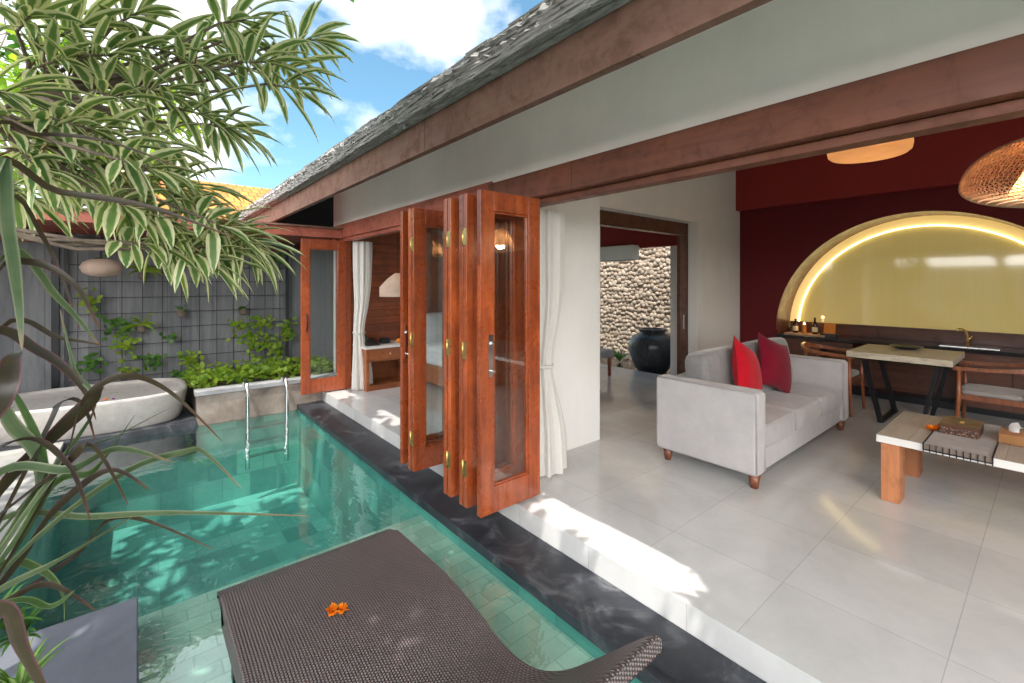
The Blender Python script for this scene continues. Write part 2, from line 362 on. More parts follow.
M['bright']=leafmat('bright_leaf',(.45,.62,.12),(.16,.34,.03),(.38,.50,.05),transl=.5,stripe=False)
M['midleaf']=leafmat('mid_green_leaf',(.2,.35,.08),(.05,.15,.025),(.10,.24,.04),transl=.4,stripe=False)
M['spider']=leafmat('pale_striped_leaf',(.14,.30,.05),(.45,.55,.25),(.30,.48,.15),.15,.3,.35)
# glass (thin pane): tinted see-through + mirror by angle
def pane(name,tint,f0=.05,rough=0.0):
    n=NT(name); t=n.new('ShaderNodeBsdfTransparent'); t.inputs[0].default_value=(*tint,1); g=n.new('ShaderNodeBsdfGlossy'); g.inputs['Roughness'].default_value=rough
    g.inputs[0].default_value=(1,1,1,1); ge=n.new('ShaderNodeNewGeometry'); vd=n.new('ShaderNodeVectorMath'); vd.operation='DOT_PRODUCT'
    n.link(ge.outputs['Incoming'],vd.inputs[0]); n.link(ge.outputs['Normal'],vd.inputs[1])
    q=n.math('POWER',n.math('SUBTRACT',1.0,n.math('ABSOLUTE',vd.outputs['Value'])),5.0)
    f=n.math('ADD',n.math('MULTIPLY',q,1-f0),f0); mx=n.new('ShaderNodeMixShader')
    n.link(f,mx.inputs[0]); n.link(t.outputs[0],mx.inputs[1]); n.link(g.outputs[0],mx.inputs[2]); n.link(mx.outputs[0],n.out.inputs[0]); return n,vd,g
M['glass']=pane('door_glass',(.93,.955,.95),.07)[0].m
n,vd_,g=pane('pool_water',(.78,.94,.93),.13,.02)
f1=n.noise(n.coord(),3.0,4,.5,.4); b=n.new('ShaderNodeBump'); b.inputs['Strength'].default_value=.35; b.inputs['Distance'].default_value=.03; n.link(f1,b.inputs['Height'])
n.link(b.outputs[0],g.inputs['Normal']); n.link(b.outputs[0],vd_.inputs[1]); M['water']=n.m
n=NT('olive_glazed_panel'); f=n.noise(n.coord((1,9,.4)),2,4,.6); n.col(n.ramp(f,[(.2,(.43,.35,.13)),(.8,(.46,.38,.15))])); n.set(Roughness=.07,Specular_IOR_Level=.8,Coat_Weight=.6,Coat_Roughness=.03,Emission_Color=(1,.74,.24),Emission_Strength=.10); M['olive']=n.m  # golden LED glow on the panel painted in as weak emission

# ------------------------------------------------------------------ setting
g=MB(); o=[(-80,-80),(80,-80),(80,80),(-80,80)]; i=[(-.6,-3),(1.9,-3),(1.9,6.6),(-.6,6.6)]
g.add([(x,y,-.16) for x,y in o+i],[(0,1,5,4),(1,2,6,5),(2,3,7,6),(3,0,4,7)]); struct('ground',g,M['ground'])
# house floor with its riser
g=MB().box(1.98,6.6,3.24,6.9,-.5,0).box(1.98,8.6,-5,3.24,-.5,0); 
me=MB(); me.box(1.98,6.6,-5,6.9,-.5,0); me.box(6.6,8.6,-5,3.4,-.5,-.0)
struct('house_floor',me,M['tile'])
struct('pool_kerb',MB().box(1.640,1.978,-5,6.52,-.192,-.128),M['kerb'],.006)
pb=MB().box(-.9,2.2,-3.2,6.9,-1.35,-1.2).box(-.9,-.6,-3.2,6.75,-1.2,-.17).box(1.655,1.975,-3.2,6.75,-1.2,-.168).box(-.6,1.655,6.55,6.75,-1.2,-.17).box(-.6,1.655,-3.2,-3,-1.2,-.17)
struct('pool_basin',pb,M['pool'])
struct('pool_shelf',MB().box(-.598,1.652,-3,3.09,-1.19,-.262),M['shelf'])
struct('pool_water',MB().add([(-.6,-3,-.2),(1.655,-3,-.2),(1.655,6.55,-.2),(-.6,6.55,-.2)],[(0,1,2,3)]),M['water'])
struct('stone_slab',MB().box(-1.3,0,-2.5,3.02,-.19,-.11),M['slab'],.008)
struct('pool_coping',MB().box(-1.9,-.585,3.03,6.5,-.17,-.125),M['paving'],.006)
struct('tub_plinth',MB().box(-2.5,.53,6.48,8.3,-.5,-.13),M['kerb'],.006)
struct('court_basin',MB().box(6.61,8.6,3.45,7.5,-.5,-.06),M['blacks'])
struct('terrace_paving',MB().box(-3,-1.302,-4,3.028,-.17,-.122).box(-3,-1.902,3.028,6.47,-.17,-.122),M['paving'])

# planter: retaining face, coping, soil
t=thing('planter',(1.3,6.6,-.4),'low brown stained stone planter along the far end of the pool','planter')
obj('retaining_wall',MB().box(.54,1.97,6.53,6.68,-.215,.15),M['brownstone'],t)
obj('coping',MB().box(.52,2.4,6.51,6.72,.153,.205),M['greystone'],t,bevel=.004)
obj('soil_bed',MB().box(.54,2.4,6.72,8.28,-.3,.17),M['soil'],t)

# back wall
t=thing('boundary_wall',(0,8.35,-.2),'tall grey board-marked wall behind the bathtub and planter','wall')
obj('panel',MB().box(-.79,3.6,8.3,8.5,-.3,2.18),M['board'],t)
obj('side_panel',MB().box(-4,-.81,8.45,8.6,-.3,2.6),M['board'],t)
obj('post',MB().box(-.86,-.79,8.24,8.45,-.2,2.3),M['black'],t)
tag(obj('garden_wall',MB().box(-3.2,-3.0,-5,8.4,-.3,2.0),M['white'],loc=(-3.1,1,-.3)),'long white wall along the left side of the garden','wall')
t=thing('wire_trellis',(.6,8.22,0),'dark wire trellis grid fixed on the grey wall','trellis')
for x in (-.72,1.92): obj('post',MB().box(x-.02,x+.02,8.2,8.24,.05,2.05),M['wire'],t)
w=MB()
for k in range(12): x=-.72+.22*(k+.0)+.22*.5; w.tube([(x,8.22,.05),(x,8.22,2.02)],.0045,5)
for k in range(9): z=.2+.22*k; w.tube([(-.72,8.228,z),(1.92,8.228,z)],.0045,5)
obj('wire_grid',w,M['wire'],t)

# pergola roof over the tub
t=thing('pergola',(.3,7.4,2.15),'red-brown slatted timber canopy over the bathtub corner','pergola')
obj('front_beam',MB().box(-3,2.19,6.34,6.42,2.12,2.235),M['pergola'],t,bevel=.004)
obj('fascia_cap',MB().box(-3,2.19,6.30,6.46,2.238,2.262),M['fascia'],t)
w=MB(); x=-2.9
while x<2.15: w.box(x,x+.088,6.425,8.6,2.15,2.19); x+=.1
obj('slat_roof',w,M['pergola'],t)
w=MB(); 
for k in range(7): x=-2.6+.78*k; w.box(x,x+.05,6.43,8.5,2.06,2.148)
obj('rafter_set',w,M['pergola'],t)
obj('wall_plate',MB().box(-3,2.19,8.2,8.28,2.02,2.058),M['pergola'],t)

# ------------------------------------------------------------------ villa
V=thing('villa',(4.5,1,0),'open-fronted villa with thatched roof, pale walls and red timber frames','building')
obj('front_wall',MB().box(2.2,2.34,-5,6.75,2.32,3.0).box(2.2,2.34,-5,2.9,2.29,2.32),M['wall'],V)
obj('pier',MB().box(2.21,3.41,2.8,3.38,0,2.6),M['wallin'],V,bevel=.004)
obj('lintel_beam',MB().box(2.15,2.34,-5,2.9,2.106,2.288),M['beam'],V,bevel=.004)
obj('door_track',MB().box(2.22,2.31,-5,2.78,2.062,2.103),M['beam'],V,bevel=.003)
obj('bedroom_beam',MB().box(2.185,2.34,2.903,6.75,2.13,2.318),M['pergola'],V,bevel=.004)
obj('bedroom_track',MB().box(2.22,2.31,3.38,6.42,2.085,2.128),M['pergola'],V,bevel=.003)
obj('door_jamb',MB().box(2.18,2.34,6.43,6.6,0.001,2.128),M['door'],V,bevel=.003)
obj('end_wall',MB().box(2.2,5.0,6.62,6.75,.001,2.128).box(2.345,5.0,6.62,6.75,2.128,3.0),M['wall'],V)
obj('timber_cladding',MB().box(2.35,4.88,6.57,6.615,.001,2.9),M['clad'],V)
obj('bedroom_wall',MB().box(3.95,4.05,3.38,4.2,0.001,2.9).box(4.05,4.9,4.1,4.2,0.001,2.9).box(4.9,5.0,4.1,6.62,0.001,2.9),M['wallin'],V)
# partition with opening to the court
obj('partition_wall',MB().box(6.085,7.4,3.24,3.39,.001,3.3).box(3.412,6.085,3.24,3.39,2.35,3.3),M['wallin'],V)
obj('sliding_track',MB().box(3.9,6.15,3.392,3.5,2.18,2.36),M['cab'],V)
d=obj('sliding_door',MB().box(5.89,6.13,3.40,3.45,.01,2.17),M['cab'],V)
obj('handle',MB().box(5.93,5.95,3.37,3.40,.85,1.05),M['chrome'],d)
obj('court_pillar',MB().box(6.55,6.66,3.82,3.95,.001,2.6),M['wallin'],V)
obj('court_beam',MB().box(6.44,6.62,3.5,7.2,2.09,2.6),M['redb'],V)
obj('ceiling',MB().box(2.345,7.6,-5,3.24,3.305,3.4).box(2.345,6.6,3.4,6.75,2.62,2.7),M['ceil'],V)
obj('side_wall',MB().box(2.345,7.6,-5.2,-5.0,.001,3.4),M['wallin'],V)
# red wall with arch
Yc,Zc,Ra=1.13,.80,1.58
w=MB(); N=48; arc=[(Yc+Ra*math.cos(PI*k/N), Zc+Ra*math.sin(PI*k/N)) for k in range(N+1)]
top=[(Yc+(4.2)*math.cos(PI*k/N), min(3.3,Zc+4.2*math.sin(PI*k/N))) for k in range(N+1)]
top=[]
for k in range(N+1):
    a=PI*k/N; cx,sz=math.cos(a),math.sin(a); tm=min((3.25-Yc if cx>0 else Yc+5)/abs(cx) if abs(cx)>1e-6 else 1e9,(3.3-Zc)/sz if sz>1e-6 else 1e9)
    top.append((Yc+cx*tm,Zc+sz*tm))
vs=[(7.4,y,z) for y,z in arc]+[(7.4,y,z) for y,z in top]
fs=[(k,k+1,N+2+k,N+1+k) for k in range(N)]
w.add(vs,fs)
# corners
w.add([(7.4,3.25,3.3),(7.4,*[q for q in top if q[1]<3.299][0:1][0]) if 0 else (7.4,3.25,3.29),(7.4,3.24,3.3)],[(0,1,2)])
w.box(7.4,7.46,Yc+Ra,3.25,0.001,Zc); w.box(7.4,7.46,-5,Yc-Ra,0.001,Zc)
obj('red_wall',w,M['redw'],V)
w=MB(); 
vs=[(7.402,y,z) for y,z in arc]+[(7.95,y,z) for y,z in arc]; w.add(vs,[(k,k+1,N+2+k,N+1+k) for k in range(N)],True)
w.box(7.46,7.95,Yc+Ra,Yc+Ra+.05,0.0,Zc).box(7.46,7.95,Yc-Ra-.05,Yc-Ra,0,Zc)
obj('arch_reveal',w,M['cab'],V)
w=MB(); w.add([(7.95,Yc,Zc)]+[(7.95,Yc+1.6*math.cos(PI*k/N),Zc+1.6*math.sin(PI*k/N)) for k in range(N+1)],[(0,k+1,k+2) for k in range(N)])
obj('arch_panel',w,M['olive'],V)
rg=MB(); rg.add([(7.946,Yc+r_*math.cos(PI*k/N),Zc+r_*math.sin(PI*k/N)) for r_ in (1.44,1.585) for k in range(N+1)],[(k,k+1,N+2+k,N+1+k) for k in range(N)]); obj('painted_glow_band',rg,M['glow'],V)  # ring carries the strip's yellow spill as its own emission
w=MB(); w.tube([(7.925,Yc+1.45*math.cos(PI*k/N),Zc+1.45*math.sin(PI*k/N)) for k in range(1,N)],.005,6); obj('light_strip',w,M['led'],V)
obj('red_bulkhead',MB().box(7.25,7.398,-5,3.238,2.64,3.304),M['redb'],V)
obj('back_wall',MB().box(8.0,8.1,-5,3.3,0,3.4),M['redw'],V)
# roof: fascia, thatch slope, soffit
obj('fascia',MB().box(1.43,1.475,-5,9.1,2.352,2.562),M['fascia'],V)
sl=math.tan(R(29)); E1=8.2
def slope_box(x0,x1,zoff0,zoff1,y0,y1):
    b=MB(); z=lambda x,o: 2.37+(x-1.45)*sl+o
    v=[(x0,y0,z(x0,zoff0)),(x1,y0,z(x1,zoff0)),(x1,y1,z(x1,zoff0)),(x0,y1,z(x0,zoff0)),(x0,y0,z(x0,zoff1)),(x1,y0,z(x1,zoff1)),(x1,y1,z(x1,zoff1)),(x0,y1,z(x0,zoff1))]
    return b.add(v,[(0,3,2,1),(4,5,6,7),(0,1,5,4),(1,2,6,5),(2,3,7,6),(3,0,4,7)])
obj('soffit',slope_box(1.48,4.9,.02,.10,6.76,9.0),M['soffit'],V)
obj('soffit_board',slope_box(1.48,4.9,.02,.10,-5,6.755),M['wallin'],V)  # hidden soffit stretch made pale to bounce light onto the upper wall
obj('fascia_lining',MB().box(1.477,1.49,-5,6.75,2.36,2.385),M['wallin'],V)
# thatch: rough layered edge
w=MB(); ny=420; rows=[(1.235,2.455),(1.20,2.475),(1.225,2.50),(1.185,2.515),(1.215,2.545),(1.18,2.56),(1.215,2.60),(1.26,2.635),(1.8,2.635+.54*sl),(4.9,2.635+3.64*sl)]
vs=[]; r2=random.Random(3)
for j,(x,z) in enumerate([(q[0]+.15,q[1]+.11) for q in rows]):
    for i in range(ny+1):
        y=-5+14.2*i/ny; k=.012 if j<8 else .004
        vs.append((x+r2.uniform(-k,k)*1.3,y,z+r2.uniform(-k,k)+ (math.sin(y*1.7)*.006+math.sin(y*6.1+j)*.004)))
fs=[(j*(ny+1)+i,j*(ny+1)+i+1,(j+1)*(ny+1)+i+1,(j+1)*(ny+1)+i) for j in range(len(rows)-1) for i in range(ny)]
w.add(vs,fs,False)
for i in range(5200):   # shingle butts along the eave
    y=r2.uniform(-5,9.2); lv=r2.choice([2.58,2.61,2.64,2.67,2.70,2.73]); x=1.365+(lv-2.58)*.22+r2.uniform(-.012,.012); wd=r2.uniform(.03,.13); h=r2.uniform(.003,.008)
    w.obox((x,y,lv+r2.uniform(-.008,.008)),(1,r2.uniform(-.2,.2),.35),(0,1,r2.uniform(-.05,.05)),(-.35,0,1),(r2.uniform(.015,.04),wd,h))
w.box(1.39,1.49,-5,9.15,2.565,2.71)
obj('thatch_roof',w,M['thatch'],V)
obj('roof_back',MB().add([(4.9,-5,2.27+3.6*sl+.36),(4.9,8.3,2.27+3.6*sl+.36),(6.7,8.3,3.3),(6.7,-5,3.3)],[(0,1,2,3)]),M['thatch'],V)
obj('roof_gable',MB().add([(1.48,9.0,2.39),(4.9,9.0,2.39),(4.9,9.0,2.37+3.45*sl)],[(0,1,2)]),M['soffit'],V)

# ---- folding door leaves (part > glass, hinge, handle)
def leaf_door(y0,x0=1.66,x1=2.17,th=.042,z0=.02,z1=2.09,hinge=True,st=.105):
    y1=y0+th; w=MB()
    w.box(x0,x0+st,y0,y1,z0,z1).box(x1-st,x1,y0,y1,z0,z1)
    w.box(x0+st+.0005,x1-st-.0005,y0+.001,y1-.001,z0,z0+.17).box(x0+st+.0005,x1-st-.0005,y0+.001,y1-.001,z1-.125,z1)
    for zz in (z0+.17,z1-.14): w.box(x0+st,x1-st,y0+.008,y1-.008,zz,zz+.013)
    w.box(x0+st-.0,x0+st+.013,y0+.008,y1-.008,z0+.184,z1-.141).box(x1-st-.013,x1-st,y0+.008,y1-.008,z0+.184,z1-.141)
    d=obj('door',w,M['door'],V,bevel=.0025)
    ym=(y0+y1)/2
    obj('glass',MB().box(x0+st+.003,x1-st-.003,ym-.003,ym+.003,z0+.175,z1-.13),M['glass'],d)
    if hinge:
        for zz in (.22,1.0,1.75):
            h=MB().box(x0-.0035,x0-.0005,y0+.004,y1+.0,zz,zz+.11).tube([(x0-.005,y1+.002,zz),(x0-.005,y1+.002,zz+.11)],.0035,8)
            obj('hinge',h,M['brass'],d)
    return d
def lever(d,x,y,z):
    h=MB().box(x-.017,x+.017,y-.007,y-.001,z-.02,z+.25)
    h.tube([(x,y-.006,z+.2),(x,y-.05,z+.2),(x-.05,y-.052,z+.2)],.008,8).tube([(x,y-.006,z+.02),(x,y-.04,z+.02)],.010,8)
    obj('handle',h,M['chrome'],d)
A=leaf_door(2.315,hinge=False); lever(A,1.735,2.315,.92)
for y in (2.472,2.522,2.668,2.722): leaf_door(y,hinge=(y in (2.472,2.668)),z0=.02)
leaf_door(3.215); leaf_door(3.268,hinge=False); E=leaf_door(3.41,hinge=False); lever(E,1.70,3.41,.9)
F=leaf_door(6.37,1.66,2.25,z0=.02,hinge=False); F['label']='single leaf folded out beside the planter'
obj('handle',MB().tube([(1.72,6.365,.86),(1.72,6.31,.88),(1.72,6.31,1.06),(1.72,6.365,1.08)],.01,8),M['black'],F)

# ------------------------------------------------------------------ court beyond
t=thing('stone_wall',(8.2,5,0),'cream pebble-faced stone wall in the rear court','wall')
w=MB().box(8.3,8.5,3.4,7.6,-.3,3.6); obj('backing',w,M['rock'],t)
w=MB(); r2=random.Random(5); z=-.05; row=0
while z<2.5:
    y=3.45+r2.uniform(0,.1)
    while y<6.9:
        a=r2.uniform(.04,.075); b=r2.uniform(.04,.065)
        w.rbox((8.3,y+a,z+r2.uniform(-.03,.03)),(r2.uniform(.03,.06),a,b*r2.uniform(.8,1.25)),4,2.3,Matrix.Rotation(r2.uniform(-1,1),3,'X')); y+=2*a*.82
    z+=.088; row+=1
obj('pebble_face',w,M['rock'],t)
tag(obj('clay_jar',MB().lathe((6.98,4.56,-.06),[(0,0),(.22,0),(.26,.03),(.34,.18),(.405,.38),(.405,.48),(.37,.58),(.27,.66),(.215,.685),(.215,.71),(.25,.735),(.25,.755),(.19,.755),(.18,.70),(.22,.62)],40,fold=lambda a,z:1+.012*math.cos(14*a)*(1 if z<.6 else 0)),M['jar'],loc=(6.98,4.6,-.06)),'large black glazed clay jar in the rear stone court','jar')
t=thing('air_conditioner',(6.35,4.85,1.88),'white wall air conditioner under the red court beam','air conditioner')
obj('body',MB().box(6.24,6.438,4.45,5.2,1.885,2.13),M['white'],t,bevel=.02,seg=3); obj('vent',MB().box(6.25,6.40,4.5,5.15,1.875,1.884),M['plastic'],t)
t=thing('fern',(7.3,5.5,-.06),'small green fern growing at the foot of the pebble wall','plant'); w=MB(); r2=random.Random(8)
for k in range(22):
    a=r2.uniform(0,2*PI); L=r2.uniform(.2,.42); u=Vector((math.cos(a)*.5,math.sin(a)*.5,1)).normalized(); p=Vector((7.3,5.5,-.05)); pts=[]
    for q in range(6): pts.append(p.copy()); p+=u*L/5; u=(u+Vector((math.cos(a)*.1,math.sin(a)*.1,-.22))).normalized()
    w.ribbon(pts,.035,Vector((-math.sin(a),math.cos(a),0)))
obj('fronds',w,M['midleaf'],t)
t=thing('side_table',(5.75,4.75,0),'small wooden side table with pale top at the court doorway','side table')
obj('top',MB().box(5.55,5.95,4.6,5.0,.30,.42),M['greystone'],t,bevel=.01)
for x,y in ((5.58,4.63),(5.88,4.63),(5.58,4.93),(5.88,4.93)): obj('leg',MB().box(x,x+.04,y,y+.04,0.001,.30),M['chair'],t)

# ------------------------------------------------------------------ bedroom
t=thing('nightstand',(2.75,6.3,0),'orange wood nightstand with pale top and open shelf in the bedroom','nightstand')
w=MB().box(2.42,2.46,6.07,6.55,0.001,.58).box(3.06,3.10,6.07,6.55,.001,.58).box(2.461,3.059,6.075,6.55,.001,.07).box(2.461,3.059,6.51,6.55,.07,.58).box(2.461,3.059,6.08,6.5,.40,.42)
obj('carcass',w,M['night'],t,bevel=.002); d=obj('drawer',MB().box(2.465,3.055,6.065,6.1,.425,.575),M['night'],t,bevel=.003); obj('knob',MB().rbox((2.76,6.05,.5),(.012,.014,.012),4,2),M['brass'],d)
obj('top',MB().box(2.40,3.12,6.05,6.55,.582,.615),M['whitetop'],t,bevel=.003)
t=thing('telephone',(2.55,6.25,.615),'black telephone on the left of the bedroom nightstand','telephone')
obj('base',MB().add([(2.47,6.15,.616),(2.65,6.15,.616),(2.65,6.37,.616),(2.47,6.37,.616),(2.47,6.15,.64),(2.65,6.15,.64),(2.65,6.37,.70),(2.47,6.37,.70)],[(0,3,2,1),(4,5,6,7),(0,1,5,4),(1,2,6,5),(2,3,7,6),(3,0,4,7)]),M['plastic'],t,bevel=.005)
obj('handset',MB().tube([(2.49,6.17,.69),(2.49,6.2,.72),(2.49,6.32,.745),(2.49,6.36,.72)],[.022,.014,.014,.022],8),M['plastic'],t)
tag(obj('clock_radio',MB().rbox((2.78,6.28,.66),(.07,.04,.043),5,6),M['plastic'],loc=(2.78,6.28,.616)),'dark green-black clock radio beside the telephone on the nightstand','clock')
tag(obj('fruit',MB().rbox((2.97,6.22,.65),(.034,.034,.034),8,2),M['petal'],loc=(2.97,6.22,.615)),'small orange fruit on the right of the bedroom nightstand','fruit')
t=thing('pendant_lamp',(2.84,5.98,2.62),'whitewashed wicker cone pendant lamp over the bedroom nightstand','lamp','woven lamps')
obj('lamp_shade',MB().lathe((2.84,5.98,0),[(.25,1.31),(.25,1.44),(.14,1.56),(.05,1.63),(.03,1.64)],32),M['whitewick'],t)
obj('cord',MB().tube([(2.84,5.98,1.63),(2.84,5.98,2.62)],.004,6),M['black'],t); obj('bulb',MB().rbox((2.84,5.98,1.50),(.03,.03,.04),6,2),M['bulb'],t)
t=thing('bed',(4.0,5.4,0),'white-sheeted bed with wooden base seen through the folded doors','bed')
obj('base',MB().box(3.2,4.85,4.45,6.5,.08,.32),M['night'],t,bevel=.006)
obj('mattress',MB().rbox((4.03,5.45,.45),(.80,1.02,.15),8,10),M['sheet'],t)
obj('headboard',MB().box(3.15,4.88,6.50,6.56,.001,1.05),M['clad'],t)
p=[(3.55,6.15),(4.35,6.15)]
a=tag(obj('pillow',MB().rbox((3.6,6.22,.80),(.34,.10,.24),8,3.2,Matrix.Rotation(R(-18),3,'X')),M['sheet'],loc=(3.6,6.22,.60)),'white pillow leaning on the headboard at the nightstand side of the bed','pillow','bed pillows')
a=tag(obj('pillow',MB().rbox((4.4,6.22,.80),(.34,.10,.24),8,3.2,Matrix.Rotation(R(-18),3,'X')),M['sheet'],loc=(4.4,6.22,.60)),'white pillow leaning on the headboard at the far side of the bed','pillow','bed pillows')

# curtains
def curtain(cx,cy,rx,ry,z0,z1,zt,label,seed):
    r2=random.Random(seed); w=MB(); n=96; prof=[]
    ph=[r2.uniform(0,6) for _ in range(4)]; vs=[]; m=30
    for j in range(m+1):
        z=z0+(z1-z0)*j/m; q=(z-zt)
        k=.50+.50*(1-math.exp(-(q/.38)**2)) if q<0 else .50+.38*(1-math.exp(-(q/.55)**2))
        sh=.045*math.exp(-(q/.35)**2)
        for i in range(n):
            a=2*PI*i/n; f=1+.17*math.sin(9*a+ph[0]+.25*math.sin(z*2))+.08*math.sin(17*a+ph[1]+z*.5)
            vs.append((cx-sh+rx*k*f*math.cos(a),cy+sh*.6+ry*(.55+.45*k)*f*math.sin(a),z))
    w.add(vs,[(j*n+i,j*n+(i+1)%n,(j+1)*n+(i+1)%n,(j+1)*n+i) for j in range(m) for i in range(n)],True)
    t=thing('curtain',(cx,cy,z0),label,'curtain','tied white curtains')
    obj('cloth',w,M['curtain'],t)
    w=MB(); w.tube([(cx-.045+rx*.56*math.cos(a)*1.1,cy+.027+ry*.85*math.sin(a)*1.1,zt+.0) for a in [2*PI*k/24 for k in range(25)]],.012,6); obj('tie_band',w,M['curtain'],t)
curtain(2.50,2.60,.155,.12,.015,2.06,.85,'white curtain tied back at the living room pier behind the folded doors',1)
curtain(2.45,6.27,.13,.09,.015,2.08,.80,'white curtain tied back at the far end of the bedroom opening',2)

# ------------------------------------------------------------------ living room
t=thing('sofa',(4.5,1.8,0),'pale grey two-seat sofa with square arms on short wooden feet','sofa')
w=MB().box(3.41,3.555,1.37,2.2,.10,.71); obj('arm',w,M['sofa'],t,bevel=.03,seg=4)
w=MB().box(5.455,5.60,1.37,2.2,.10,.71); obj('arm',w,M['sofa'],t,bevel=.03,seg=4)
obj('seat_base',MB().box(3.56,5.46,1.40,2.1,.10,.27),M['sofa'],t,bevel=.012)
obj('back_frame',MB().rbox((4.51,2.12,.39),(.95,.075,.30),8,14),M['sofa'],t)
pw=MB()
for x in (3.414,3.551,5.459,5.596):
    pw.tube([(x,2.17,.704),(x,1.40,.704),(x,1.378,.68),(x,1.374,.12)],.006,6)
pw.tube([(3.56,1.398,.272),(5.46,1.398,.272)],.006,6)
obj('piping',pw,M['seatc'],t)
for k in range(3): obj('seat_cushion',MB().rbox((3.575+.315+.63*k,1.70,.355),(.309,.335,.095),12,9,bulge=.14),M['seatc'],t)
for x in (3.48,5.52):
    for y in (1.42,2.12): obj('foot',MB().lathe((x,y,0),[(0,.001),(.027,.001),(.042,.1),(0,.1)],12),M['foot'],t)
for x,l in ((4.05,'grey back cushion resting against the sofa back behind the bright red cushion'),(4.98,'grey back cushion resting against the sofa back at its far end')):
    c=MB().rbox((x,1.93,.67),(.455,.115,.245),12,6.5,Matrix.Rotation(R(-10),3,'X')); tag(obj('cushion',c,M['sofac'],loc=(x,1.93,.45)),l,'cushion','grey sofa cushions')
def throw(x,y,z,s,rot,mat,label):
    w=MB(); n=12; vs=[]
    for sd in (-1,1):
        for i in range(n+1):
            for j in range(n+1):
                u=2*i/n-1; v=2*j/n-1; pin=1-.11*((1-abs(u)**2)*(abs(v))**3+(1-abs(v)**2)*abs(u)**3)
                th=.085*((1-u*u)*(1-v*v))**.45; vs.append(Vector((u*s/2*pin,sd*th,v*s/2*pin)))
    Rm=Matrix.Rotation(rot[2],3,'Z')@Matrix.Rotation(rot[0],3,'X')@Matrix.Rotation(rot[1],3,'Y')
    P=[Vector((x,y,z))+Rm@v for v in vs]; m=(n+1)**2
    fs=[(i*(n+1)+j,(i+1)*(n+1)+j,(i+1)*(n+1)+j+1,i*(n+1)+j+1) for i in range(n) for j in range(n)]
    w.add(P,fs+[tuple(m+k for k in f)[::-1] for f in fs],True)
    tag(obj('throw_pillow',w,mat,loc=(x,y,z-.25)),label,'cushion','red throw pillows on the sofa')
throw(4.07,1.72,.72,.52,(R(-12),R(24),R(8)),M['red'],'bright red throw pillow on the grey sofa, the nearer and brighter one')
throw(4.66,1.72,.73,.50,(R(-14),R(20),R(-6)),M['darkred'],'dark crimson throw pillow on the grey sofa, behind the bright red one')

t=thing('coffee_table',(4.4,.2,0),'low coffee table with grey plank top and chunky orange wood legs','coffee table')
obj('top',MB().box(3.95,4.84,-.62,.80,.405,.452),M['top'],t,bevel=.003)
obj('edge_band',MB().box(3.946,3.949,-.622,.802,.403,.45).box(3.946,4.842,.8015,.805,.403,.45),M['whitetop'],t)
for x,y in ((3.965,.685),(4.62,.685),(3.965,-.60),(4.62,-.60)): obj('leg',MB().box(x,x+.17,y,y+.10,.001,.403),M['orange'],t,bevel=.003)
t=thing('table_runner',(4.4,.4,.452),'taupe cloth runner with black stitched edge across the coffee table','runner')
obj('cloth',MB().box(3.935,4.845,.25,.56,.4535,.457).box(3.935,3.939,.25,.56,.415,.4535),M['runner'],t)
w=MB(); 
for y in (.25,.56): w.tube([(3.933,y,.42),(3.933,y,.459),(4.85,y,.459)],.004,5)
w.tube([(3.932,.25,.42),(3.932,.56,.42)],.004,5)
for k in range(11): y=.25+.031*k; w.tube([(3.931,y,.458),(3.931,y,.405)],.003,5)
obj('stitching',w,M['black'],t)
t=thing('trinket_box',(4.45,.42,.457),'flat dark inlaid wooden box on the coffee table runner','box')
n=NT('inlaid_box'); vv=n.new('ShaderNodeTexVoronoi'); vv.inputs['Scale'].default_value=70; n.link(n.coord(),vv.inputs['Vector']); n.col(n.ramp(vv.outputs['Distance'],[(.2,(.30,.16,.10)),(.5,(.05,.025,.02))])); n.set(Roughness=.5)
obj('body',MB().box(4.30,4.60,.335,.53,.458,.505),n.m,t,bevel=.003); obj('lid',MB().box(4.297,4.603,.332,.533,.506,.522),M['cab'],t,bevel=.003); obj('plaque',MB().box(4.42,4.48,.42,.44,.5225,.525),M['brass'],t)
t=thing('tissue_box',(4.4,.22,.457),'tan woven tissue box with white tissue on the coffee table','tissue box')
obj('body',MB().box(4.33,4.52,.12,.25,.4585,.52),M['rattan2'],t,bevel=.004); w=MB(); w.ribbon([(4.43,.19,.515),(4.42,.19,.54),(4.40,.18,.56),(4.385,.155,.57)],.05,Vector((.3,1,0)),.3,taper=False); obj('tissue',w,M['paper'],t)
def marigold(p,r,label,seed,mat='petal'):
    w=MB(); r2=random.Random(seed)
    for k in range(46):
        a=r2.uniform(0,2*PI); e=r2.uniform(.05,1.4); d=Vector((math.cos(a)*math.cos(e),math.sin(a)*math.cos(e),math.sin(e)))
        w.leaf(Vector(p)+d*r*.15,d,Vector((0,0,1)) if e<1.2 else Vector((1,0,0)),r*r2.uniform(.8,1.1),r*.6)
    tag(obj('flower',w,M[mat],loc=p),label,'flower','loose orange flowers' if mat=='petal' else None)
marigold((4.33,.58,.458),.034,'orange flower on the coffee table beside the dark box',3)
marigold((4.37,.545,.458),.034,'orange flower touching the runner corner, nearer the dark box',4)

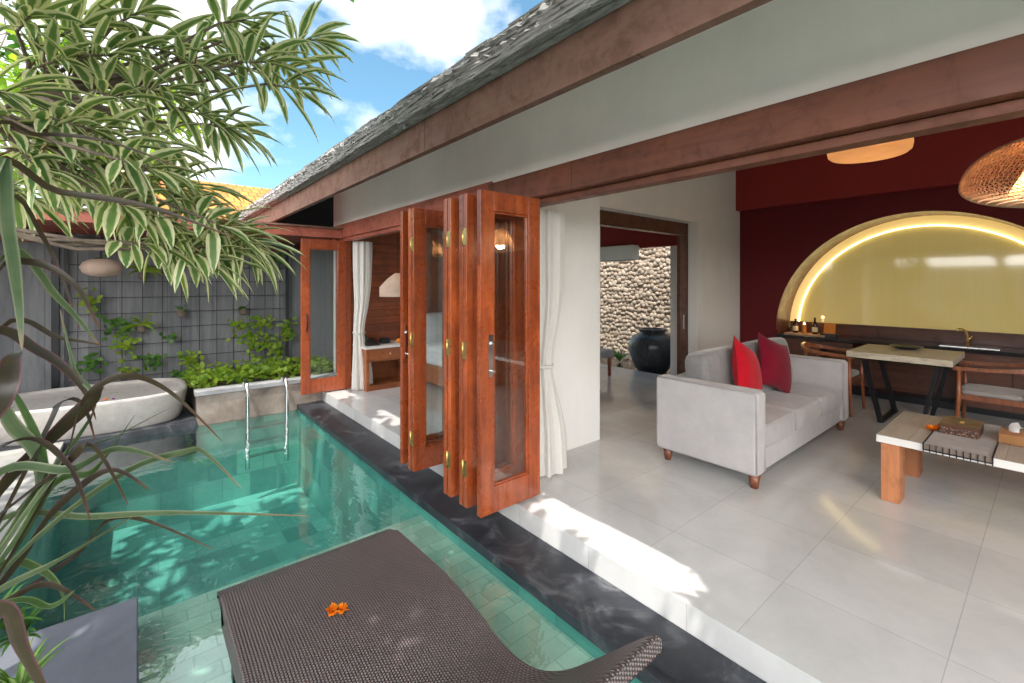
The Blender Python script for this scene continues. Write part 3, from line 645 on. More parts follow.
t=thing('dining_table',(6.5,1.1,0),'dining table with thick travertine top on slanted black metal legs','dining table')
obj('top',MB().box(6.05,6.95,.65,1.50,.685,.75),M['trav'],t,bevel=.004)
obj('apron',MB().box(6.2,6.8,.72,1.42,.655,.683),M['black'],t)
for (yt,yb) in ((1.36,1.22),(.76,.90)):
    for x in (6.14,6.80): obj('leg',MB().bar((x,yt,.66),(x+.03,yb,.001),.075,.035,up=(0,1,0)),M['black'],t)
    obj('foot_rail',MB().box(6.15,6.83,yb-.03,yb+.03,.001,.02),M['black'],t)
tag(obj('serving_bowl',MB().lathe((6.72,1.1,.752),[(0,0),(.07,0),(.14,.025),(.15,.035),(.135,.03),(.06,.012),(0,.012)],24),M['plastic'],loc=(6.72,1.1,.752)),'dark shallow bowl in the middle of the dining table','bowl')

def armchair(cx,cy,sg,label):
    """sg=+1 faces +Y"""
    t=thing('armchair',(cx,cy,0),label,'chair','wooden dining armchairs')
    yf=cy+sg*.22; yb=cy-sg*.22
    for x,y,s in ((cx-.25,yf,1),(cx+.25,yf,1),(cx-.22,yb,-1),(cx+.22,yb,-1)):
        zt=.66 if s>0 else .70
        obj('leg',MB().tube([(x+(.02 if x>cx else -.02),y+sg*s*.02,.001),(x,y,.42),(x,y,zt)],[.014,.019,.015],10),M['chair'],t)
    for x in (-1,1): obj('seat_rail',MB().box(cx+x*.235-.012,cx+x*.235+.012,cy-.21,cy+.21,.37,.42),M['chair'],t)
    obj('front_rail',MB().box(cx-.22,cx+.22,yf-.012,yf+.012,.37,.42),M['chair'],t); obj('back_rail',MB().box(cx-.2,cx+.2,yb-.012,yb+.012,.37,.42),M['chair'],t)
    obj('seat_pad',MB().rbox((cx,cy,.44),(.235,.225,.028),6,6,bulge=.2),M['seat'],t)
    pts=[(cx-.26,yf+sg*.04,.665),(cx-.27,cy,.675),(cx-.24,yb-sg*.02,.70),(cx-.12,yb-sg*.075,.72),(cx,yb-sg*.09,.725),(cx+.12,yb-sg*.075,.72),(cx+.24,yb-sg*.02,.70),(cx+.27,cy,.675),(cx+.26,yf+sg*.04,.665)]
    w=MB(); P=[]
    for i in range(len(pts)-1):
        for k in range(4):
            a=Vector(pts[i]); b=Vector(pts[i+1]); P.append(a.lerp(b,k/4))
    P.append(Vector(pts[-1]))
    for _ in range(2): P=[P[0]]+[(P[i-1]+P[i]*2+P[i+1])/4 for i in range(1,len(P)-1)]+[P[-1]]
    for i in range(len(P)-1):
        mid=1-abs((i+.5)/(len(P)-1)-.5)*2; hh=.016+.03*max(0,mid-.35)
        w.bar(P[i],P[i+1]+(P[i+1]-P[i])*.08,.03,hh*2)
    obj('arm_and_back_rail',w,M['chair'],t)
armchair(6.42,1.72,-1,'wooden armchair between the sofa and the left end of the dining table')
armchair(6.42,.40,1,'wooden armchair with grey pad pulled up to the right end of the dining table')

# counter in the arch
t=thing('counter',(7.6,1.1,0),'long dark wood counter with black stone top inside the arch','counter')
obj('countertop',MB().box(7.32,7.93,-.43,2.69,.70,.742),M['blacks'],t,bevel=.003)
obj('backsplash',MB().box(7.90,7.945,-.43,2.69,.744,.905),M['cab'],t)
obj('cabinet',MB().box(7.36,7.85,2.15,2.69,.08,.698),M['cab'],t); obj('cabinet',MB().box(7.36,7.85,-.43,.75,.08,.698),M['cab'],t)
obj('drawer',MB().box(7.35,7.8,1.75,2.145,.60,.69),M['cab'],t,bevel=.003)
obj('back_panel',MB().box(7.7,7.84,.751,2.149,.03,.59),M['cab'],t)
for y in (-.1,.32): obj('door_panel',MB().box(7.345,7.359,y+.004,y+.416,.1,.68),M['cab'],t,bevel=.002)
obj('plinth',MB().box(7.42,7.8,-.43,2.69,.001,.079),M['black'],t)
t=thing('faucet',(7.72,.72,.742),'slim bronze gooseneck faucet on the black counter','faucet')
obj('spout',MB().tube([(7.72,.70,.743),(7.72,.70,.86),(7.70,.715,.92),(7.66,.74,.95),(7.61,.77,.945),(7.60,.78,.92)],.012,8),M['brass'],t); obj('lever',MB().tube([(7.72,.70,.80),(7.74,.66,.86)],.007,8),M['brass'],t)
tag(obj('sink_rim',MB().box(7.48,7.80,.42,.92,.7425,.748),M['chrome'],loc=(7.6,.7,.742)),'steel sink rim set in the counter below the faucet','sink')
tag(obj('tray',MB().box(7.45,7.68,2.1,2.62,.7425,.76),M['rattan'],loc=(7.5,2.35,.742),bevel=.004),'tan wooden tray under the two bottles on the counter','tray')
def bottle(y,x,label,h=1.0):
    t=thing('bottle',(x,y,.76),label,'bottle','bottles on the counter')
    obj('body',MB().lathe((x,y,.761),[(0,0),(.032,0),(.035,.01),(.035,.12*h),(.03,.14*h),(.012,.155*h),(.012,.18*h),(0,.18*h)],20),M['amber'],t)
    obj('cap',MB().lathe((x,y,.761),[(0,.18*h),(.014,.181*h),(.014,.205*h),(0,.206*h)],12),M['black'],t); obj('sticker',MB().lathe((x,y,.761),[(.0358,.03),(.0358,.10)],20),M['label'],t)
bottle(2.50,7.56,'dark bottle with cream label on the tray, nearest the arch edge'); bottle(2.25,7.56,'slimmer dark bottle with cream label on the tray, beside the orange card',1.15)
t=thing('candle_holder',(7.54,2.38,.76),'glowing orange candle glass between the two bottles','candle')
obj('glass_cup',MB().lathe((7.54,2.38,.761),[(0,0),(.045,0),(.03,.02),(.028,.11),(.03,.13)],20),M['cardo'],t)
obj('flame',MB().rbox((7.54,2.38,.90),(.012,.012,.025),5,2),M['bulb'],t)
tag(obj('menu_card',MB().obox((7.6,2.08,.835),(0,1,0),(.25,0,1),(1,0,-.25),(.07,.09,.004)),M['cardo'],loc=(7.6,2.08,.742)),'orange printed card leaning at the back of the counter','card')
tag(obj('wire_basket',MB().box(7.47,7.60,1.98,2.16,.7425,.78),M['wire'],loc=(7.5,2.07,.742)),'low dark basket in front of the orange card','basket')

# living pendants
def lattice(prof,c,n,name,parent,mat,th=.004):
    """open diamond-woven shade"""
    w=MB(); m=len(prof); vs=[]
    for j,(r,z) in enumerate(prof):
        for k in range(n):
            a=2*PI*(k+.5*(j%2))/n; vs.append((c[0]+r*math.cos(a),c[1]+r*math.sin(a),c[2]+z))
    fs=[]
    for j in range(m-1):
        for k in range(n):
            a=j*n+k; b=j*n+(k+1)%n
            if j%2==0: fs += [(a,b,(j+1)*n+k),(b,(j+1)*n+(k+1)%n,(j+1)*n+k)]
            else: fs += [(a,(j+1)*n+(k+1)%n,(j+1)*n+k),(a,b,(j+1)*n+(k+1)%n)]
    w.add(vs,fs,True); o=obj(name,w,mat,parent); wf=o.modifiers.new('weave','WIREFRAME'); wf.thickness=th; wf.use_even_offset=False; return o
t=thing('pendant_lamp',(3.68,-.02,3.3),'large lit rattan dome pendant lamp at the right over the living room','lamp','woven lamps')
pr=[]; 
for k in range(23):
    a=k/22; ang=PI*(.02+.96*a); r=.41*math.sin(ang)**.8; z=-.13*math.cos(ang) if ang<PI/2 else .24*-math.cos(ang)
    pr.append((max(.03,r),z))
lattice(pr,(3.70,-.04,2.04),96,'lamp_shade',t,M['rattan'],.0045)
obj('cord',MB().tube([(3.68,-.02,2.2),(3.68,-.02,3.3)],.005,6),M['black'],t)
obj('inner_shade',MB().lathe((3.68,-.02,1.98),[(.20,0),(.10,.2),(.03,.24)],24),M['rattan2'],t)
obj('bulb',MB().rbox((3.68,-.02,2.08),(.04,.04,.05),6,2),M['bulb'],t)
t=thing('pendant_lamp',(4.6,.99,3.3),'lit woven drum pendant lamp half hidden behind the door beam','lamp','woven lamps')
obj('lamp_shade',MB().lathe((4.6,.99,2.52),[(0,0),(.15,.003),(.25,.02),(.272,.04),(.28,.08),(.27,.30)],40),M['rattan2'],t)
obj('cord',MB().tube([(4.6,.99,2.7),(4.6,.99,3.3)],.005,6),M['black'],t); obj('bulb',MB().rbox((4.6,.99,2.66),(.04,.04,.05),6,2),M['bulb'],t)
t=thing('pendant_lamp',(-.33,7.2,2.06),'flat woven disc lamp hanging over the bathtub','lamp','woven lamps')
pr=[(.04,-.105),(.10,-.097),(.165,-.065),(.20,0),(.165,.065),(.10,.097),(.04,.105)]
obj('lamp_shade',MB().lathe((-.33,7.2,1.68),[(.001,-.106)]+pr+[(.001,.106)],36),M['rattan3'],t)
obj('cord',MB().tube([(-.33,7.2,1.75),(-.33,7.2,2.06)],.004,6),M['black'],t)

# ------------------------------------------------------------------ pool side
def sq(a,e): c,s=math.cos(a),math.sin(a); return (abs(c)**(2/e)*(1 if c>=0 else -1), abs(s)**(2/e)*(1 if s>=0 else -1))
t=thing('bathtub',(-.38,7.15,-.13),'large pale terrazzo bathtub on a black plinth under the pergola','bathtub')
w=MB(); n=72; vs=[]; pr=[(.91,-.128),(.935,-.10),(.975,.06),(1.0,.19),(.998,.215),(.985,.222),(.93,.222),(.915,.21),(.90,.20),(.87,.185),(.4,.18),(.01,.18)]
for (k,z) in pr:
    for i in range(n):
        x,y=sq(2*PI*i/n,3.4); vs.append((-.38+.86*k*x,7.15+.63*k*y,z))
w.add(vs,[(j*n+i,j*n+(i+1)%n,(j+1)*n+(i+1)%n,(j+1)*n+i) for j in range(len(pr)-1) for i in range(n)],True); obj('shell',w,M['tub'],t)
marigold((-.27,6.62,.223),.02,'tiny orange flower on the front rim of the bathtub',6); marigold((-.21,6.62,.223),.018,'tiny purple flower on the front rim of the bathtub',7,'purple')

t=thing('pool_ladder',(1.25,6.5,-.17),'stainless steel pool ladder with two looped rails at the far pool edge','ladder')
for x in (1.03,1.47):
    P=[(x,6.56,-.16),(x,6.56,.15)]+[(x,6.44+.12*math.cos(a),.16+.12*math.sin(a)) for a in [PI*k/10 for k in range(11)]]+[(x,6.32,.1),(x,6.31,-.4),(x,6.32,-.78)]
    obj('rail',MB().tube(P,.024,12),M['chrome'],t)
for z in (-.30,-.47,-.64): obj('step',MB().box(1.045,1.455,6.30,6.35,z,z+.02),M['chrome'],t,bevel=.004)

# lounger
t=thing('sun_lounger',(.71,1.5,-.26),'brown wicker chaise lounger standing on the shallow pool shelf','sun lounger')
prof=[(2.40,.085),(2.385,.10),(2.2,.105),(1.95,.112),(1.78,.105),(1.62,.082),(1.5,.055),(1.4,.045),(1.3,.055),(1.2,.09),(1.08,.17),(.95,.29),(.83,.41),(.745,.49),(.72,.50)]
# smooth the profile
P=[Vector((0,a,b)) for a,b in prof]; Q=[]
for i in range(len(P)-1):
    p0,p1,p2,p3=P[max(i-1,0)],P[i],P[i+1],P[min(i+2,len(P)-1)]
    for k in range(5):
        u=k/5; Q.append(.5*((2*p1)+(p2-p0)*u+(2*p0-5*p1+4*p2-p3)*u*u+(3*p1-p0-3*p2+p3)*u**3))
Q.append(P[-1]); m=len(Q); w=MB(); X0,X1=.285,1.145; nx=12; vs=[]
for i,p in enumerate(Q):
    d=(Q[min(i+1,m-1)]-Q[max(i-1,0)]).normalized(); nn=Vector((0,d.z,-d.y)); 
    nn=nn if nn.z>0 else -nn
    th=.13 if p.y>1.3 else .13-.085*min(1,(1.3-p.y)/.4)
    row=[p+Vector((X0,0,0))-nn*th,p+Vector((X0,0,0))-nn*.012,p+Vector((X0+.012,0,0))]
    row+=[p+Vector((X0+.012+(X1-X0-.024)*k/nx,0,0)) for k in range(1,nx)]
    row+=[p+Vector((X1-.012,0,0)),p+Vector((X1,0,0))-nn*.012,p+Vector((X1,0,0))-nn*th]
    vs+=row
c=len(row); fs=[(i*c+j,i*c+j+1,(i+1)*c+j+1,(i+1)*c+j) for i in range(m-1) for j in range(c-1)]+[(i*c+c-1,i*c,(i+1)*c,(i+1)*c+c-1) for i in range(m-1)]
w.add(vs,fs,False); w.f += [tuple(range(c)), tuple((m-1)*c+k for k in range(c))[::-1]]; w.sm+=[False]*2; w.mi+=[0,0]; w.uv+=[[(0,0)]*c]*2
obj('woven_body',w,M['wicker'],t)
for x in (.32,1.06):
    for y in (2.30,1.25): obj('leg',MB().box(x,x+.05,y,y+.05,-.260,-.04 if y>2 else -.08),M['black'],t)
marigold((.63,1.95,.115),.028,'orange flower lying on the brown wicker lounger',11); marigold((.665,1.93,.116),.024,'smaller orange flower lying against the other on the lounger',12)

# neighbour's orange roof
t=thing('neighbour_house',(3.0,13.5,0),'distant house with a bright orange tiled wall above the pergola','building')
obj('wall',MB().box(-.5,5,13,18,-.1,2.9),M['paving'],t); obj('roof',MB().add([(-.8,12.8,3.0),(5.2,12.8,3.0),(5.2,15.5,4.4),(-.8,15.5,4.4),(-.8,18,3.0),(5.2,18,3.0)],[(0,1,2,3),(3,2,5,4),(0,3,4),(1,5,2)]),M['orangew'],t)

# ------------------------------------------------------------------ plants
def curve(p,d,L,n,droop,side_j=0,r2=rnd):
    pts=[Vector(p)]; u=Vector(d).normalized()
    for k in range(n):
        pts.append(pts[-1]+u*L/n); u=(u+Vector((0,0,-droop*(.4+k/n)))).normalized()
    return pts
def rosette(w,p,d,r2,n=26,L=.2,W=.024,spread=1.0,segs=6):
    d=Vector(d).normalized(); x=d.cross(Vector((.3,.2,1))).normalized(); y=d.cross(x)
    for k in range(n):
        a=k*2.399+r2.uniform(-.25,.25); f=k/n; el=R(15)+R(85)*f*spread
        r=(x*math.cos(a)+y*math.sin(a)); u=d*math.cos(el)+r*math.sin(el)
        ll=L*r2.uniform(.75,1.1)*(.7+.45*math.sin(PI*min(1,f+.2)))
        pts=curve(p-d*(.14*f),u,ll,segs,r2.uniform(.07,.30))
        sd=u.cross(Vector((0,0,1))); sd=sd if sd.length>.1 else x
        w.ribbon(pts,W*r2.uniform(.8,1.15),sd.normalized()+Vector((0,0,r2.uniform(-.3,.3))),.18)
# variegated tree
T=thing('dracaena_tree',(-.75,2.6,-.1),'cream-striped dracaena tree with drooping strap leaves over the pool','tree')
r2=random.Random(21)
ros=[ # px,py,t
(30,15,1.7),(85,25,1.9),(140,12,2.0),(195,25,2.1),(245,20,2.3),(60,60,1.8),(115,55,1.9),(165,50,2.1),(215,70,2.2),(268,62,2.3),
(292,88,2.4),(20,95,1.6),(75,105,1.8),(125,100,1.9),(170,95,2.0),(205,115,2.1),(238,132,2.2),(30,145,1.6),(80,150,1.7),
(130,148,1.8),(175,150,2.0),(210,165,2.1),(50,180,1.6),(105,185,1.8),(150,185,1.9),(185,195,2.0),(140,215,1.8),(175,225,1.9),(232,232,2.0),(215,225,2.05),(10,40,1.5),(250,40,2.4),(155,170,1.7),(95,130,1.7),(60,120,2.2),(190,60,2.5),(120,75,2.4),(35,200,1.9),(90,165,2.3),(5,150,1.7),(190,252,2.0),(236,250,2.05),(212,262,2.0),(255,245,2.15),(160,245,1.9),(300,70,2.5),(315,40,2.6),(220,45,2.6),(150,120,2.4),(200,190,2.2)]
crown=MB(); dry=MB(); br=MB()
hub=[Vector((-.62,2.5,1.75)),Vector((-.5,2.35,2.15)),Vector((-.55,2.7,1.95)),Vector((-.35,2.7,2.3))]
for q_,(px,py,t_) in enumerate(ros):
    if q_%9==3 and q_<42: continue
    p=at(px,py,t_); h=min(hub,key=lambda q:(q-p).length); d=(p-h).normalized()
    d=(d+Vector((.25,-.05,r2.uniform(-.5,.1)))).normalized()
    rosette(crown,p,d,r2,n=r2.randint(14,20),L=r2.uniform(.20,.27)*(t_/2.0)**.5,W=.047)
    mid=h.lerp(p,.5)+Vector((0,0,-.04)); br.tube([h,mid,p-d*.12,p],[.010,.008,.006,.005],6)
    if r2.random()<.3: rosette(dry,p-d*.13,-d+Vector((0,0,-1)),r2,n=5,L=.13,W=.013,spread=.4,segs=4)
obj('crown',crown,M['song'],T); obj('dry_leaves',dry,M['songd'],T)
for a,b,c_ in ((Vector((-.75,2.6,-.1)),Vector((-.72,2.6,1.0)),hub[0]),): 
    br.tube([a,b,c_],[.045,.035,.03],10)
for h in hub[1:]: br.tube([hub[0],hub[0].lerp(h,.5)+Vector((.02,0,.02)),h],[.018,.015,.011],8)
obj('trunk',br,M['branch'],T)

# cordyline with long strap leaves in the foreground
T=thing('cordyline',(-.55,.95,-.1),'large plum and sage strap-leaved plant leaning over the pool corner','plant')
def strap(pts,w_,mat,name='leaf'):
    P=[at(*p) for p in pts]; Q=[]
    for i in range(len(P)-1):
        p0,p1,p2,p3=P[max(i-1,0)],P[i],P[i+1],P[min(i+2,len(P)-1)]
        for k in range(6):
            u=k/6; Q.append(.5*((2*p1)+(p2-p0)*u+(2*p0-5*p1+4*p2-p3)*u*u+(3*p1-p0-3*p2+p3)*u**3))
    Q.append(P[-1])
    return Q
def add_leaves(lst,mat):
    w=MB()
    for pts,wd,sd in lst: w.ribbon(strap(pts,wd,mat),wd*1.15,Vector(sd),.14,tip=.05)
    return w
up=(.3,-.2,1); fl=(.6,-.7,.3)
plum=[([(-90,620,1.05),(0,492,1.15),(60,432,1.25),(97,396,1.3),(104,388,1.32)],.040,up),
([(-90,600,1.0),(-20,345,1.15),(40,352,1.25),(80,385,1.3),(96,420,1.3)],.022,up),
([(-60,640,1.1),(45,435,1.2),(62,403,1.25),(82,405,1.28),(95,440,1.3)],.022,fl),
([(-40,640,1.1),(60,470,1.2),(85,400,1.25),(125,376,1.3),(170,392,1.4),(222,441,1.5)],.016,up),
([(-80,500,1.0),(0,402,1.0),(12,360,1.05),(22,352,1.1)],.034,(1,0,.2)),
([(-60,640,1.2),(70,560,1.3),(110,520,1.4),(150,522,1.5),(213,549,1.55)],.014,up),
([(-60,660,1.0),(0,610,1.0),(20,650,1.0),(60,720,1.0)],.035,up),
([(-60,560,1.1),(60,470,1.2),(92,447,1.2),(128,505,1.3)],.02,fl),
([(-80,520,1.1),(0,330,1.2),(60,338,1.3),(103,345,1.35)],.012,up),
([(-90,560,1.0),(-20,180,1.1),(60,192,1.3),(150,207,1.4),(235,238,1.5)],.016,up),
([(-90,560,1.0),(-20,155,1.1),(40,135,1.3),(110,142,1.4),(185,170,1.5)],.010,up),
([(-60,540,1.1),(0,215,1.1),(45,240,1.3),(80,330,1.35)],.012,up)]
plum+=[([(-60,660,1.15),(20,560,1.2),(60,505,1.25),(110,470,1.3),(150,490,1.35)],.018,up),([(-80,600,1.05),(-20,470,1.1),(30,440,1.15),(70,470,1.2),(90,520,1.25)],.026,fl),([(-80,520,1.0),(-10,290,1.05),(30,262,1.15),(75,285,1.2),(100,330,1.25)],.016,up),([(-60,650,1.1),(10,600,1.15),(50,585,1.2),(95,610,1.25)],.016,up)]
sage=[([(-90,560,1.1),(0,472,1.15),(70,470,1.2),(118,449,1.3),(172,462,1.4)],.022,up),
([(-60,620,1.1),(0,520,1.2),(90,517,1.3),(180,513,1.4),(310,516,1.6)],.017,up),
([(-60,640,1.1),(40,535,1.2),(130,470,1.35),(185,452,1.45),(205,453,1.5),(241,488,1.55)],.018,up),
([(-60,640,1.1),(60,470,1.2),(120,435,1.35),(178,404,1.5)],.022,fl),
([(-80,520,1.0),(-6,170,1.0),(8,230,1.05),(18,300,1.1),(22,350,1.1)],.022,(1,0,.1)),
([(-60,540,1.1),(0,262,1.1),(60,300,1.25),(100,346,1.35)],.016,up),
([(-60,640,1.1),(40,480,1.2),(10,420,1.15),(-10,380,1.1)],.03,up),
([(-60,600,1.15),(90,420,1.3),(75,370,1.3),(60,310,1.3)],.012,up),
([(-60,640,1.1),(0,590,1.15),(60,560,1.2),(140,512,1.4)],.014,up)]
grn=[([(-60,640,1.1),(30,520,1.2),(45,460,1.2),(20,400,1.15),(0,385,1.1)],.028,fl),
([(-60,620,1.1),(0,565,1.2),(35,568,1.25),(60,590,1.25),(64,625,1.2)],.02,up),
([(-60,620,1.05),(20,600,1.15),(50,607,1.2),(75,590,1.2)],.014,up),
([(-60,650,1.1),(20,545,1.2),(60,480,1.3),(95,470,1.3),(135,415,1.4)],.02,up)]
obj('plum_leaf',add_leaves(plum,None),M['cord'],T); obj('sage_leaf',add_leaves(sage,None),M['cordg'],T); obj('green_leaf',add_leaves(grn,None),M['cordd'],T)
r2=random.Random(31); w=MB()
for k in range(26):
    a=r2.uniform(-1.2,2.2); u=Vector((math.sin(a)*.6-.25,math.cos(a)*.6,1)); pts=curve((-.62,.95,.35),u,r2.uniform(.5,.9),8,.2); w.ribbon(pts,.03,u.cross(Vector((0,0,1))),.2)
obj('leaf',w,M['cordd'],T)
obj('stem',MB().tube([(-.55,.95,-.12),(-.6,.95,.2),(-.66,.93,.55)],[.03,.027,.022],8),M['branch'],T)

def tuft(p,label,seed,mat,n=30,L=.22,W=.018):
    t=thing('spider_plant',p,label,'plant','small plants at the pool corner'); r2=random.Random(seed); w=MB()
    for k in range(n):
        a=r2.uniform(0,2*PI); e=r2.uniform(.3,1.3); u=Vector((math.cos(a)*math.cos(e),math.sin(a)*math.cos(e),math.sin(e)+.2)); w.ribbon(curve(p,u,L*r2.uniform(.7,1.2),7,.26),W,u.cross(Vector((0,0,1))),.2)
    obj('leaves',w,mat,t)
tuft(at(18,700,1.55),'pale striped tuft at the bottom corner beside the grey slab',1,M['spider'],30,.17,.02)
tuft(at(-12,640,1.6),'small bright green tuft behind the striped one at the pool corner',2,M['midleaf'],24,.18,.02)
tuft(at(20,640,1.62),'low mid green tuft on the edge of the grey slab',3,M['midleaf'],26,.12,.016)

# climbing plants on the wall
def clump(name,c,h,n,mat,label,cat,seed,L=.09,group=None,pot=None,kind=None,strap_=False):
    r2=random.Random(seed); w=MB(); c=Vector(c)
    for k in range(n):
        p=c+Vector((r2.gauss(0,h[0]),-abs(r2.gauss(0,h[1])),r2.gauss(0,h[2])))
        d=Vector((r2.uniform(-1,1),r2.uniform(-.9,-.1),r2.uniform(-.7,.6))); 
        if strap_: w.ribbon(curve(c+Vector((r2.uniform(-.03,.03),-.05,0)),Vector((r2.uniform(-1,1),r2.uniform(-1,-.1),r2.uniform(.1,1))),L*r2.uniform(.7,1.2),6,.35),.03,Vector((.3,.2,1)),.15)
        else: w.leaf(p,d,Vector((r2.uniform(-.4,.4),-1,r2.uniform(0,.9))),L*r2.uniform(.6,1.15),L*.85*r2.uniform(.7,1))
    t=thing(name,c,label,cat,group)
    obj('leaves',w,mat,t)
    st=MB(); p=c+Vector((0,0,-h[2]*1.6))
    st.tube([p,c+Vector((h[0]*.3,-.01,0)),c+Vector((-h[0]*.3,-.01,h[2]*1.6))],.005,5)
    if not pot: obj('stem',st,M['branch'],t)
    if pot: obj('bark_mount',MB().rbox(c+Vector((0,.0,-.04)),(.05,.045,.07),5,3),M['branch'],t)
    if kind: t['kind']=kind
    return t
Yw=8.19
def wallpt(px,py): 
    a=(px-512)/452; tt=Yw/(C_-a*S_); return at(px,py,tt)
cl=[(90,300,30,.05,.08,'sparse climber high on the grey wall under the disc lamp'),(98,262,8,.04,.04,'few leaves on the wall right behind the disc lamp'),
(115,325,34,.07,.07,'climber clump on the wall midway between lamp and tub'),(125,345,36,.05,.09,'drooping climber just below the midway clump'),
(92,362,30,.08,.07,'leafy clump low on the wall above the left end of the tub'),(150,360,32,.08,.07,'leafy clump low on the wall above the middle of the tub'),
(128,372,20,.08,.04,'thin row of leaves just over the tub rim'),(172,337,12,.04,.04,'tiny leaf pair on the wall between two bark mounts'),
(190,358,34,.07,.05,'yellow-green sprig at the right end of the tub'),(236,325,16,.05,.04,'small leaves beside the upper bark mount'),(262,322,40,.10,.07,'climber spreading over the right part of the trellis'),
(252,340,60,.12,.09,'dense climber centre right on the trellis'),(272,345,56,.08,.12,'bushy climber under the right trellis post'),(287,330,40,.06,.10,'leafy climber at the trellis post by the door'),(175,372,14,.05,.03,'few leaves at the back rim of the tub')]
for i,(px,py,n_,sx,sz,l) in enumerate(cl):
    clump('climbing_plant',wallpt(px,py),(sx,.04,sz),n_,M['bright'] if (px>180 or i%3==0) else M['midleaf'],l,'plant',40+i,.085,'climbing plants on the trellis')
for i,(px,py,l) in enumerate([(143,272,'staghorn fern with arching fronds high on the trellis'),(141,325,'bark mount with yellow-green hanging fronds on the trellis'),(181,310,'bark mount nearly bare of leaves in the middle of the trellis'),(243,308,'bark mount with a small tuft near the right of the trellis'),(270,262,'dark strap-leaved fern under the pergola corner')]):
    clump('mounted_fern',wallpt(px,py),(.04,.04,.04),[16,12,3,5,16][i],M['bright'] if i in(0,1) else M['midleaf'],l,'plant',70+i,[.34,.30,.12,.12,.32][i],'ferns mounted on the trellis',True,None,True)
# planter greenery
w=MB(); r2=random.Random(91)
for k in range(850):
    x=r2.uniform(.5,2.3); y=6.72+abs(r2.gauss(0,.55)); 
    if y>8.2: continue
    p=Vector((x,y,.18+r2.uniform(0,.13)+(.06 if r2.random()<.2 else 0))); w.leaf(p,Vector((r2.uniform(-1,1),r2.uniform(-1,.3),r2.uniform(-.1,.9))),Vector((r2.uniform(-.5,.5),-.6,1)),r2.uniform(.05,.11),r2.uniform(.04,.08))
o=obj('planter_greenery',w,M['bright'],loc=(1.4,7,.17)); o['kind']='stuff'; tag(o,'bright yellow-green ground cover filling the stone planter','ground cover')

# trees behind the wall, and an unseen crown added to shade the poolside
def tree(name,base,clumps,mat,label,seed,L=.28,n=90,tr=.10):
    r2=random.Random(seed); t=thing(name,base,label,'tree'); w=MB(); b=MB(); base=Vector(base)
    c0=sum((Vector(c[:3]) for c in clumps),Vector())/len(clumps); fork=Vector((base.x*.6+c0.x*.4,base.y*.6+c0.y*.4,base.z+(c0.z-base.z)*.55))
    b.tube([base,base.lerp(fork,.5)+Vector((.06,.03,0)),fork],[tr,tr*.8,tr*.65],10)
    for (x,y,z,r) in clumps:
        c=Vector((x,y,z)); m_=fork.lerp(c,.5)+Vector((r2.uniform(-.15,.15),r2.uniform(-.15,.15),-.05)); b.tube([fork,m_,c],[tr*.5,tr*.3,tr*.12],7)
        k_=int(n*(r/.6)**2)
        for _ in range(6):
            e=c+Vector((r2.gauss(0,1),r2.gauss(0,1),r2.gauss(0,.7))).normalized()*r*.85; b.tube([c,c.lerp(e,.5)+Vector((0,0,-.03)),e],[tr*.12,tr*.08,.006],5)
            for q in range(k_//6):
                a=r2.uniform(0,2*PI); el=r2.uniform(-.5,.9); d=Vector((math.cos(a)*math.cos(el),math.sin(a)*math.cos(el),math.sin(el)))
                p=e+Vector((r2.gauss(0,r*.22),r2.gauss(0,r*.22),r2.gauss(0,r*.16))); w.leaf(p,d,Vector((r2.uniform(-.6,.6),r2.uniform(-.6,.6),1)),L*r2.uniform(.7,1.15),L*.36)
    obj('trunk',b,M['branch'],t); obj('crown',w,mat,t); return t
tree('frangipani_tree',(-1.2,10.4,-.1),[(-1.6,10.2,3.3,.8),(-.8,10.0,3.9,.7),(-1.9,10.6,4.4,.8),(-.9,10.6,4.9,.7),(-.2,10.2,4.6,.6),(.2,9.9,3.7,.6),(-1.4,9.8,2.7,.6),(0.5,10.3,4.3,.45),(-.5,9.7,3.0,.5)],M['bright'],'bright green broad-leaved tree beyond the grey wall',5,.34,80)
tree('garden_tree',(-3.0,12.5,-.1),[(-3.0,12,3.6,1.0),(-2.2,12.4,4.8,1.0),(-3.4,12.4,5.6,1.0),(-1.6,12.2,3.4,.8),(-1.9,12.6,6.2,.9),(-2.7,11.8,2.8,.8)],M['midleaf'],'darker green tree far behind the broad-leaved tree',6,.3,70)
tree('unseen_shade_tree',(-2.5,.6,-.1),[(x_-1.3,y_-.67,3.7,r_) for x_,y_,r_ in ((.3,.6,.6),(.3,1.2,.6),(.3,1.8,.6),(.3,2.4,.6),(.8,.9,.6),(.8,1.5,.6),(.8,2.1,.6),(.8,2.7,.5),(1.3,.4,.55),(1.2,1.1,.5),(1.25,1.8,.5),(1.3,2.6,.45),(1.3,-.4,.6),(.6,0,.6),(1.75,.2,.5),(1.58,.85,.42),(1.55,1.5,.40),(1.5,2.1,.4),(1.5,3.1,.45),(1.75,-.6,.5),(2.3,-.3,.5),(2.4,.35,.5),(2.3,.95,.4),(1.95,.6,.35),(1.7,2.7,.4),(.0,3.0,.5),(-.3,3.6,.5),(2.2,3.3,.4))]+[(x_-1.7,y_-.87,4.8,.62) for x_,y_ in ((.3,3.5),(.9,3.4),(.0,4.0),(.7,4.2),(-.3,4.7),(1.5,3.7),(1.2,5.0),(.5,5.2),(1.7,4.4),(1.75,5.6),(0,5.8))],M['midleaf'],'unseen leafy tree added to shade the lounger, kerb and pool',7,.29,170,.12)  # clumps placed out of view to shade lounger, kerb and pool

